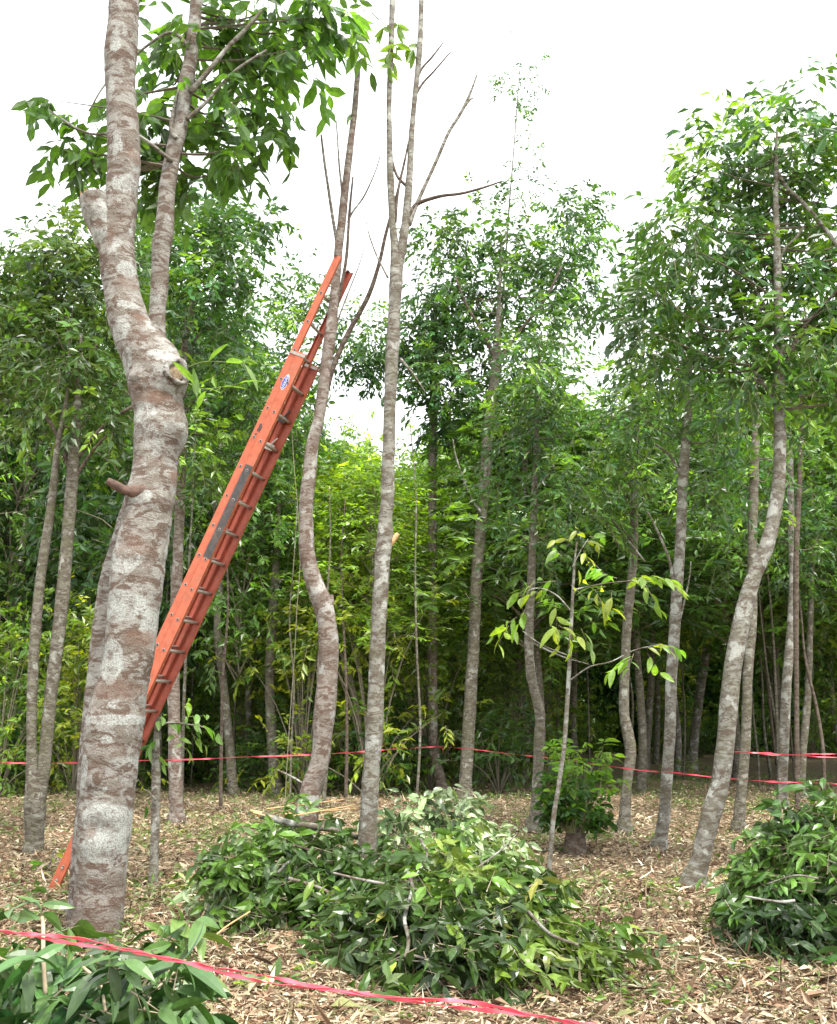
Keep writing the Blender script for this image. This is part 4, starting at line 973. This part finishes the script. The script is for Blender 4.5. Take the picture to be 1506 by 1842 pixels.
# ------------------------------------------------------------------ leafy stump, saplings
def stump():
    Y = gY(1548); s = dep(1038, 1540, Y) / F; q = P(1036, 1545, Y); org = np.array([q[0], q[1], float(gz(q[0], q[1]))])
    root = thing('sprouting_stump', org, 'dark cut stump covered in fresh leafy shoots, mid right on the litter', 'stump')
    V, T = tube([(0, 0, -.1), (0, 0, .08), (.01, 0, .22), (.02, 0, .3)], [.13, .12, .11, .105], 18, 24, .2, 2.)
    link('stump_wood', make_mesh('stump_wood', V, T, [BARK_DARK], smooth=True), root)
    rng = np.random.default_rng(61); B = Buf()
    for i in range(48):
        a = rng.uniform(0, 6.28); rr = rng.uniform(.15, .36); hh = rng.uniform(.3, 1.22); e = np.array([math.cos(a) * rr, math.sin(a) * rr * .9, hh])
        if hh > .95: e[0] = e[0] * .9 + .06
        b0 = np.array([math.cos(a) * .1, math.sin(a) * .1, .25])
        V, T = tube([b0, (b0 + e) / 2 + [e[0] * .2, e[1] * .2, .05], e], [.007, .005, .002], 4, 6, cap=False); B.add(V, T, 1, (.4, .42, .2))
        ps = catmull([b0, (b0 + e) / 2 + [e[0] * .2, e[1] * .2, .05], e], 5)[1:]
        twigs(B, ps + rng.normal(0, .03, ps.shape), np.tile(norm(e - b0), (len(ps), 1)) + rng.normal(0, .5, ps.shape) + [e[0], e[1], 0], rng.uniform(.12, .22, len(ps)), 6, .115, .42, rng, droop=.55,
              base=[[.028, .08, .015], [.04, .10, .016], [.03, .07, .018]] if hh < 1.0 else [[.09, .19, .02], [.12, .22, .03]], detail=1)
    # thinner sprays reaching to the right
    for (px, py) in ((1085, 1345), (1098, 1370), (1105, 1410), (1000, 1350), (990, 1400), (985, 1440)):
        e = P(px, py, Y + rng.normal(0, .1)) - org; b0 = np.array([0, 0, .3]); md = (b0 + e) / 2 + [0, 0, .12]
        V, T = tube([b0, md, e], [.007, .005, .002], 4, 8, cap=False); B.add(V, T, 1, (.4, .42, .2))
        ps = catmull([b0, md, e], 8)[3:]; twigs(B, ps, np.tile(norm(e - b0), (len(ps), 1)) + rng.normal(0, .5, ps.shape), rng.uniform(.1, .2, len(ps)), 6, .12, .38, rng, droop=.5, base=[[.07, .17, .03], [.11, .2, .03]], detail=1)
    B.obj('shoots', [LEAF_BIG, TWIG], root)


stump()


def sapling(rows, Y, clusters, label, seed, base, L=.2, leafn=7, mat=None, arms=()):
    path, rad = trunk_path(rows, Y, .02)
    g = float(gz(path[0][0], path[0][1])); path[0][2] = g - .05
    root = thing('sapling', (path[0][0], path[0][1], g), label, 'sapling'); org = np.array(root.location)
    V, T = tube(path, rad, 9, len(path) * 8, .06, seed); link('stem', make_mesh('stem', V - org, T, [BARK], smooth=True), root)
    for br in arms:
        bp = np.array([P(q[0], q[1], Y - .05 + (.0 if len(q) < 4 else q[3])) for q in br]); brad = np.array([q[2] * dep(q[0], q[1], Y) / F for q in br])
        V, T = tube(bp, brad, 6, 24, .05, 1); link('branch', make_mesh('branch', V - org, T, [BARK], smooth=True), root)
    rng = np.random.default_rng(seed); B = Buf()
    for (px, py, ang, spread, n) in clusters:
        c = P(px, py, Y - .05 + rng.normal(0, .06)); a = math.radians(ang); D = np.array([math.cos(a), rng.normal(0, .3), math.sin(a)])
        twigs(B, c[None], D[None], np.array([spread * dep(px, py, Y) / F]), n, L, .34, rng, droop=.55, base=base, detail=2, yellow=.12, flat=.45, curl=.3)
    B.obj('leaves', [mat or LEAF_YOUNG, TWIG], root, org=org)


YG = [[.20, .30, .035], [.14, .26, .04], [.24, .30, .03], [.10, .22, .04]]
sapling([(986, 1603, 5.5), (990, 1540, 4.5), (996, 1470, 4.5), (1004, 1420, 4.2), (1015, 1340, 4), (1022, 1240, 3.8), (1027, 1140, 3.4), (1031, 1060, 2.6), (1034, 1010, 2), (1038, 975, 1.4)], gY(1603),
        [(1040, 965, 100, 25, 3), (1048, 975, 20, 40, 4), (1050, 990, -70, 30, 4), (1060, 965, 10, 30, 2), (1030, 970, 170, 40, 2), (1000, 1045, 170, 60, 4), (985, 1060, 185, 50, 4), (960, 1050, 200, 50, 4), (965, 1085, 30, 40, 3), (930, 1110, 200, 50, 5), (915, 1125, 230, 40, 4), (990, 1120, -60, 40, 4), (1005, 1125, -20, 40, 3), (1050, 1105, -30, 40, 3), (1030, 1070, 60, 40, 3), (1025, 1140, -90, 30, 2),
         (1110, 1040, 150, 45, 4), (1130, 1045, 30, 60, 5), (1150, 1040, 10, 60, 6), (1180, 1042, -10, 50, 5), (1090, 1055, 180, 30, 2), (1135, 1185, 200, 45, 5), (1160, 1165, 10, 50, 5), (1185, 1160, 0, 40, 4), (1140, 1175, 240, 30, 3), (1010, 1000, 120, 30, 3), (1065, 1010, -40, 40, 3), (945, 1095, 240, 40, 4), (1000, 1085, -90, 40, 3), (1070, 1060, -60, 40, 3), (1100, 1065, -90, 30, 2), (1045, 1130, -60, 40, 3), (1160, 1050, -60, 50, 4), (1165, 1175, -50, 40, 3)],
        'thin sapling with large light yellow-green leaves left of the leafy stump', 71, YG, L=.165,
        arms=[[(1030, 1062, 1.8), (1060, 1055, 1.4), (1100, 1048, 1.2), (1150, 1045, 1), (1200, 1050, .7)], [(1028, 1100, 1.6), (1000, 1070, 1.3), (965, 1058, 1), (930, 1075, .7)], [(1024, 1225, 1.6), (1060, 1200, 1.3), (1100, 1190, 1.1), (1140, 1170, .9), (1190, 1158, .6)], [(1030, 1020, 1.4), (1045, 990, 1), (1058, 970, .7)], [(1024, 1180, 1.4), (975, 1160, 1.1), (940, 1135, .7)]])
sapling([(275, 1612, 9), (277, 1560, 8), (280, 1480, 8), (281, 1400, 8), (281, 1350, 6.5), (283, 1310, 5), (286, 1290, 4)], gY(1612),
        [(283, 1300, 60, 25, 4), (300, 1300, 10, 60, 6), (330, 1290, 20, 50, 5), (350, 1300, -10, 50, 5), (310, 1320, -30, 50, 5), (285, 1330, 200, 20, 3), (283, 1355, -50, 20, 2), (262, 1430, -80, 20, 2), (330, 1275, 60, 30, 3), (345, 1320, -30, 30, 4)],
        'slim stem with a glossy leafy top beside the thickest trunk, under the ladder', 72, [[.05, .13, .03], [.08, .19, .04], [.12, .22, .05]], L=.15, arms=[[(283, 1305, 3), (310, 1300, 2), (350, 1305, 1.4), (375, 1310, 1)], [(281, 1440, 2.4), (268, 1425, 1.8), (258, 1420, 1)]])
sapling([(105, 1400, 3), (106, 1360, 3), (104, 1320, 2.5), (102, 1300, 2)], gY(1430),
        [(100, 1300, 90, 30, 4), (95, 1320, 160, 30, 4), (110, 1330, 10, 30, 5), (120, 1350, -10, 25, 4), (85, 1340, 200, 25, 3)], 'small leafy shoot right of the far-left twin stems', 73, [[.05, .12, .03], [.08, .18, .04]], L=.16)
sapling([(80, 1585, 2), (88, 1560, 2), (98, 1530, 2)], gY(1585), [(90, 1545, 40, 40, 5), (100, 1530, 20, 30, 5), (84, 1560, 150, 30, 4)], 'low leafy seedling beside the upper end of the ladder foot', 74, [[.08, .18, .03], [.06, .14, .03]], L=.12)

# small stumps on the floor
for px, py, hw, h, lab in ((340, 1548, 9, .09, 'tiny brown cut stump on the litter right of the slim stem'), (497, 1436, 11, .3, None), (1012, 1475, 5, .12, None), (1148, 1665, 6, .10, 'small rotten peg of wood in the middle of the right clearing'), (1120, 1570, 8, .08, 'low dark knob of wood right of the leafy stump')):
    if lab is None: continue
    q = P(px, py, gY(py)); org = np.array([q[0], q[1], float(gz(q[0], q[1]))]); r_ = hw * gY(py) / F
    V, T = tube([(0, 0, -.05), (0, 0, .02), (.01, 0, h)], [r_ * 1.3, r_, r_ * .8], 12, 12, .25, px)
    o = link('cut_stump', make_mesh('cut_stump', V, T, [plain('stump_bark', (.16, .095, .06), .9, vary=.4, scale=30, bump=.6)], smooth=True), None, tuple(org)); tag(o, lab, 'stump')

# ------------------------------------------------------------------ heaps of cut branches
def heap(name, label, blobs, seed, L, dens, base, sticks, mat=LEAF_HEAP, yellow=.0, under=(0, 0, 0), detail=1, flat=.35):
    c0 = np.array(blobs[0][:2]); org = np.array([c0[0], c0[1], float(gz(c0[0], c0[1]))])
    root = thing(name, org, label, 'brush pile'); rng = np.random.default_rng(seed); B = Buf()
    for (x, y, z, rx, ry, rz, dm) in blobs:
        n = int(dens * dm * (rx * ry + rx * rz + ry * rz))
        q = norm(rng.normal(0, 1, (n, 3))); q[:, 2] = np.abs(q[:, 2]) * 1.1 - .12
        rad = rng.uniform(.45, 1.0, n) ** .5 * (1 + .10 * wob(q * 2.2, 2., x * 3))
        rad = rad * (1 + .22 * (rng.random(n) < .10)) * (1 + .12 * wob(q * 5, 3., x * 5))
        P0 = np.array([x, y, z]) + q * rad[:, None] * [rx, ry, rz]
        P0[:, 2] = np.maximum(P0[:, 2], .03 + gz(P0[:, 0], P0[:, 1]))
        # whole branches lie in shared directions
        cell = np.floor(P0[:, 0] * 2.2).astype(int) * 73 + np.floor(P0[:, 1] * 2.2).astype(int) * 19 + np.floor(P0[:, 2] * 2.5).astype(int) * 7
        ang = np.sin(cell * 12.9898) * 43758.5; ang = (ang - np.floor(ang)) * 6.28
        D = np.c_[np.cos(ang), np.sin(ang), -.15 + 0 * ang] * .8 + q * .5 + rng.normal(0, .45, (n, 3))
        hsh = np.sin(cell * 78.233) * 1517.3; hsh = hsh - np.floor(hsh); bb = np.array(base)
        tw = bb[(hsh * len(bb)).astype(int) % len(bb)] * (.55 + .9 * ((hsh * 37) % 1))[:, None] * rng.lognormal(0, .3, n)[:, None]
        yl = rng.random(n) < yellow; tw[yl] = [.2, .2, .04]
        twigs(B, P0, D, .26 * rng.uniform(.6, 1.4, n), 6, L, .39, rng, droop=.5, detail=detail, flat=flat, curl=.28, stemr=.004, tw=tw)
    B.obj('foliage', [mat, TWIG], root, org=org)
    rs = np.random.default_rng(seed + 7)
    for i in range(16):
        b = blobs[i % len(blobs)]; a = rs.uniform(0, 6.28); e = rs.uniform(.15, .9)
        q = np.array([math.cos(a) * math.cos(e), -abs(math.sin(a)) * math.cos(e), math.sin(e)]); c = np.array(b[:3]) + q * np.array(b[3:6]) * .8
        l = rs.uniform(.2, .5); d = norm(q * [1, 1, .4] + rs.normal(0, .6, 3)); c[2] = max(c[2], .08)
        V, T = tube([c - d * l * .6, c + rs.normal(0, .03, 3), c + d * l * .5 + [0, 0, rs.normal(0, .04)]], [rs.uniform(.005, .011), .006, .003], 6, 14, .15, i)
        link('branch', make_mesh('branch', V - org, T, [BARK if i % 3 else BARK_RED], smooth=True), root)
    for i, (pts, rr, m) in enumerate(sticks):
        bp = np.array([P(*p) for p in pts]); V, T = tube(bp, np.interp(np.linspace(0, 1, len(bp)), [0, 1], rr), 9, len(bp) * 8, .12, i)
        link('branch', make_mesh('branch', V - org, T, [m], smooth=True), root)
    return root


OLIVE = [[.045, .098, .012], [.06, .122, .014], [.032, .072, .012], [.09, .155, .018]]
PALEG = [[.18, .26, .12], [.13, .21, .08], [.25, .33, .18], [.08, .15, .045]]
heap('brush_heap', 'large green heap of cut leafy branches piled round the foot of the forked bare trunk',
     [(.18, 7.25, .18, .66, .72, .52, 1.0), (.52, 7.2, .10, .46, .62, .46, 1.0), (1.0, 6.85, .0, .30, .45, .24, 1.0), (.25, 6.6, .05, .74, .50, .46, 1.0), (-.38, 6.95, .02, .30, .38, .36, .9)], 81, .12, 340, [[.04, .088, .010], [.055, .112, .012], [.028, .062, .010], [.085, .14, .014], [.13, .185, .03]],
     [([(735, 1570, 6.9), (742, 1600, 6.7), (728, 1650, 6.45), (735, 1690, 6.3), (730, 1722, 6.2)], (.014, .012), BARK), ([(757, 1510, 7.2), (768, 1540, 7.0), (745, 1580, 6.8)], (.01, .008), BARK), ([(860, 1560, 6.9), (900, 1530, 7.2), (930, 1500, 7.4)], (.008, .004), BARK), ([(690, 1590, 6.7), (640, 1580, 6.9), (600, 1570, 7.0)], (.01, .006), BARK_RED), ([(950, 1640, 6.5), (990, 1680, 6.3), (1040, 1700, 6.2)], (.012, .008), BARK)], yellow=.02)
heap('brush_heap', 'pale dusty-leaved back part of the cut branches, right behind the forked bare trunk',
     [(.13, 8.95, .30, .68, .5, .62, 1.1), (.48, 8.4, .12, .50, .5, .58, 1.0)], 82, .11, 210, PALEG, [([(640, 1455, 8.8), (600, 1458, 8.8), (540, 1462, 8.8), (510, 1465, 8.8)], (.006, .01), WOOD)])
heap('brush_heap', 'darker left heap of cut branches with a pale splintered log on top',
     [(-1.02, 8.1, .15, .50, .38, .66, .9), (-1.32, 7.9, .14, .26, .34, .50, 1.2), (-1.0, 7.5, .0, .50, .4, .32, .9), (-.98, 8.45, .35, .36, .2, .48, .9), (-.78, 7.8, .12, .32, .38, .52, .9)], 83, .12, 300, OLIVE[:3] + OLIVE[:2] + PALEG[1:3],
     [([(470, 1466, 8.0), (520, 1480, 8.0), (560, 1486, 8.1), (610, 1495, 8.2), (650, 1508, 8.5)], (.032, .02), BARK), ([(470, 1466, 8.0), (462, 1462, 8.0), (450, 1458, 8.0)], (.030, .008), WOOD), ([(455, 1462, 7.98), (500, 1470, 8.0), (560, 1462, 8.3), (640, 1448, 8.6)], (.008, .005), WOOD), ([(480, 1455, 8.2), (540, 1448, 8.4), (620, 1438, 8.6)], (.007, .004), WOOD),
      ([(500, 1385, 9.2), (530, 1400, 9.0), (560, 1418, 8.8)], (.008, .01), BARK_RED), ([(500, 1570, 7.6), (520, 1550, 7.7), (545, 1535, 7.8)], (.012, .008), BARK), ([(520, 1580, 7.5), (570, 1595, 7.4), (600, 1610, 7.3)], (.012, .012), BARK_RED), ([(480, 1490, 8.0), (530, 1520, 7.9), (600, 1540, 8.0)], (.012, .01), BARK_DARK), ([(380, 1690, 6.9), (410, 1665, 7.1), (450, 1640, 7.3)], (.007, .006), WOOD)])
heap('brush_heap', 'dark glossy heap of cut branches at the right edge, below the leaning trunk',
     [(3.02, 7.55, .22, .62, .7, .66, 1.1), (2.48, 7.4, .08, .30, .48, .44, 1.0), (3.6, 7.9, .3, .8, .8, .8, .8)], 84, .115, 300, [[.035, .085, .012], [.026, .064, .012], [.052, .11, .015]],
     [([(1430, 1620, 6.7), (1400, 1622, 6.7), (1340, 1612, 6.8)], (.01, .006), BARK), ([(1472, 1580, 6.8), (1430, 1575, 6.8), (1380, 1590, 6.9)], (.008, .005), BARK)], yellow=.015)

# big leaved branches in the lower left corner, close to the camera
def front_branches():
    rng = np.random.default_rng(91); org = P(180, 1800, 4.2); org[2] = float(gz(org[0], org[1]))
    root = thing('brush_heap', org, 'nearest cut branches with long glossy leaves, lower left corner below the pink tape', 'brush pile'); B = Buf()
    px = rng.uniform(-40, 345, 170); y = rng.uniform(3.7, 4.7, 170)
    topy = np.interp(px, [-40, 60, 180, 250, 310, 350], [1700, 1720, 1735, 1700, 1690, 1760])
    py = topy + (1900 - topy) * rng.random(170) ** .8
    P0 = np.array([P(a, b, c) for a, b, c in zip(px, py, y)]); P0[:, 2] = np.maximum(P0[:, 2], .03)
    D = np.c_[rng.normal(0, .7, 170), rng.normal(-.2, .5, 170), rng.normal(.1, .4, 170)]
    twigs(B, P0, D, rng.uniform(.12, .25, 170), 5, .14, .32, rng, droop=.6, base=[[.022, .07, .014], [.015, .05, .013], [.045, .11, .02]], detail=2, flat=.4, curl=.35, stemr=.004, var=.4)
    # upright sprays with pale leaves
    for a, b, c, ang in ((75, 1660, 4.1, 90), (45, 1660, 4.0, 120), (95, 1680, 4.1, 30), (60, 1720, 4.0, 150), (320, 1660, 4.3, 20), (330, 1670, 4.3, 0), (300, 1690, 4.3, 60), (290, 1710, 4.2, 160), (335, 1700, 4.2, -60), (215, 1720, 4.0, 20)):
        q = P(a, b, c); t = math.radians(ang); twigs(B, q[None], np.array([[math.cos(t), rng.normal(0, .3), math.sin(t)]]), np.array([.12]), 5, .15, .33, rng, droop=.5, base=[[.09, .17, .03], [.07, .15, .03], [.14, .22, .05]], detail=2, flat=.4, curl=.4)
    B.obj('foliage', [LEAF_HEAP, TWIG], root, org=org)
    for pts, r0 in (([(82, 1790, 4.0), (78, 1720, 4.0), (78, 1670, 4.05), (76, 1650, 4.1)], .008), ([(255, 1780, 4.1), (280, 1730, 4.2), (300, 1695, 4.25), (325, 1665, 4.3)], .006), ([(40, 1800, 4.0), (50, 1760, 4.0), (55, 1720, 4.0)], .005), ([(250, 1830, 3.9), (300, 1760, 4.0), (350, 1730, 4.1)], .006), ([(190, 1820, 3.9), (180, 1770, 4.0), (150, 1740, 4.1)], .006)):
        V, T = tube([P(*p) for p in pts], [r0] * len(pts), 8, 30, .1, 2.); link('branch', make_mesh('branch', V - org, T, [plain('pale_twig', (.40, .33, .22), .8, vary=.3, scale=30)], smooth=True), root)


front_branches()

# loose green leaves and sprigs dropped on the litter
def loose():
    rng = np.random.default_rng(33); B = Buf()
    n = 420; x, y = on_view(rng, n, 5.0, 14)
    keep = (wob(np.stack([x, y, 0 * x], -1), 1.1, 4.) + rng.normal(0, .3, n)) > .1; x, y = x[keep], y[keep]; n = len(x)
    twigs(B, np.c_[x, y, gz(x, y) + .05], np.c_[rng.normal(0, 1, (n, 2)), rng.normal(0, .12, n)], rng.uniform(.08, .25, n), 5, .11, .34, rng, droop=.05, base=OLIVE + PALEG, detail=1, flat=.75)
    for px, py in ((290, 1610), (310, 1615), (350, 1612), (380, 1620), (400, 1600), (330, 1625), (420, 1630), (500, 1790), (520, 1785), (700, 1800), (545, 1765), (1160, 1620), (1180, 1640), (1200, 1625), (1120, 1700), (1140, 1712), (1220, 1720), (1260, 1670), (1245, 1660), (1290, 1675), (560, 1740), (380, 1605), (470, 1790)):
        q = P(px, py, gY(py)); m = 3; p0 = q + rng.normal(0, .06, (m, 3)) * [1, 1, 0] + [0, 0, .05]
        twigs(B, p0, np.c_[rng.normal(0, 1, (m, 2)), rng.normal(.1, .2, m)], rng.uniform(.1, .25, m), 6, .12, .36, rng, droop=.1, base=PALEG, detail=1, flat=.7)
    o = B.obj('fallen_green_leaves', [LEAF_BIG, TWIG]); tag(o, 'scattered green leaves and sprigs dropped on the dry litter', 'fallen leaves', kind='stuff')


loose()

# ------------------------------------------------------------------ pink flagging tape
TAPE = plain('pink_tape', (.70, .085, .12), .42, vary=.3, scale=14)
TAPE2 = plain('pale_pink_tape', (.80, .10, .15), .45, vary=.2, scale=14)


def tape(nodes, width, label, twist=3.0, mat=TAPE, strands=1, n=260, seed=0, name='flagging_tape'):
    pts = catmull(np.array([P(*q) for q in nodes]), n); org = pts[0].copy()
    B = Buf()
    for s in range(strands):
        t = np.linspace(0, 1, n); tg = norm(np.gradient(pts, axis=0)); a = 1.25 + .9 * np.sin(t * twist * 6.28 + seed + s * 2) + .4 * np.sin(t * twist * 17 + s)
        e1 = np.cross(tg, [0, 0, 1.]); e1 = norm(e1); e2 = np.cross(e1, tg)
        dirv = e1 * np.cos(a)[:, None] + e2 * np.sin(a)[:, None]; nn = np.cross(tg, dirv)
        c = pts + (e2 * (np.sin(t * 23 + s * 3)[:, None] * .004) + (e2 * .006 * s))
        wv = width * (.75 + .25 * np.sin(t * twist * 29 + s))[:, None]
        th = .0006
        V = np.stack([c - dirv * wv / 2 - nn * th, c + dirv * wv / 2 - nn * th, c + dirv * wv / 2 + nn * th, c - dirv * wv / 2 + nn * th], 1).reshape(-1, 3)
        i = np.arange(n - 1)[:, None] * 4; Q = np.concatenate([np.c_[i + j, i + (j + 1) % 4, i + 4 + (j + 1) % 4, i + 4 + j] for j in range(4)])
        B.add(V, Q)
    o = B.obj(name, [mat], org=org, smooth=False); o.location = tuple(org); tag(o, label, 'flagging tape'); return o


tape([(-60, 1668, 2.95), (33, 1681, 2.85), (150, 1697, 2.75), (280, 1722, 2.65), (420, 1752, 2.55), (560, 1778, 2.5), (720, 1799, 2.42), (860, 1813, 2.38), (1000, 1836, 2.3), (1100, 1856, 2.25)], .011, 'near pink tape sagging across the bottom of the view, in front of everything', 5, TAPE, 2, 420, 1)
tape([(-60, 1374, 12.0), (33, 1372.5, 12.3), (150, 1372, 12.9), (300, 1367, 14.3), (420, 1363, 16), (570, 1357, 17.5), (700, 1348.5, 19.3), (783, 1343, 20.8)], .026, 'long pink tape from the far left to the distant taped trunk', 6, TAPE2, 1, 400, 2)
tape([(784, 1343, 20.8), (850, 1348, 18.3), (930, 1357, 15.8), (990, 1364, 14.2), (1135, 1383, 11.7), (1200, 1389, 11.0), (1290, 1399, 10.2), (1400, 1406, 9.6), (1472, 1409, 9.2), (1560, 1414, 8.8)], .020, 'pink tape from the distant taped trunk to the lower right', 6, TAPE, 1, 400, 3)
tape([(1322, 1353, 14.0), (1360, 1354, 14.0), (1420, 1358, 13.8), (1472, 1361, 13.6), (1560, 1366, 13.4)], .024, 'short pink tape at the right edge, upper of two close strands', 2, TAPE, 1, 90, 4)
tape([(1345, 1354, 14.1), (1395, 1358, 14.0), (1440, 1357.5, 13.8), (1480, 1356, 13.7), (1560, 1357, 13.5)], .02, 'short pink tape at the right edge crossing the upper strand', 2, TAPE, 1, 90, 5)
# loop tied round the distant trunk
c = P(783, 1344, gY(1428)); a_ = np.linspace(0, 6.2832, 30); lp = np.stack([c[0] + .125 * np.cos(a_), c[1] + .125 * np.sin(a_), c[2] + .01 * np.sin(3 * a_)], 1)
V, T = tube(lp, [.011] * 30, 5, 60, .1, cap=False); B = Buf(); B.add(V, T); V, T = tube([lp[0], lp[0] + [.03, -.04, -.03], lp[0] + [.05, -.05, -.13]], [.01, .01, .004], 5, 10); B.add(V, T)
o = B.obj('tape_knot', [TAPE], org=c, smooth=True); o.location = tuple(c); tag(o, 'pink tape knotted round the distant straight reddish trunk', 'flagging tape')

FEET = [(o.location.x, o.location.y) for o in SC.objects if o.parent is None and o.get('category') in ('tree', 'sapling') and o.location.y < 22]
litter()
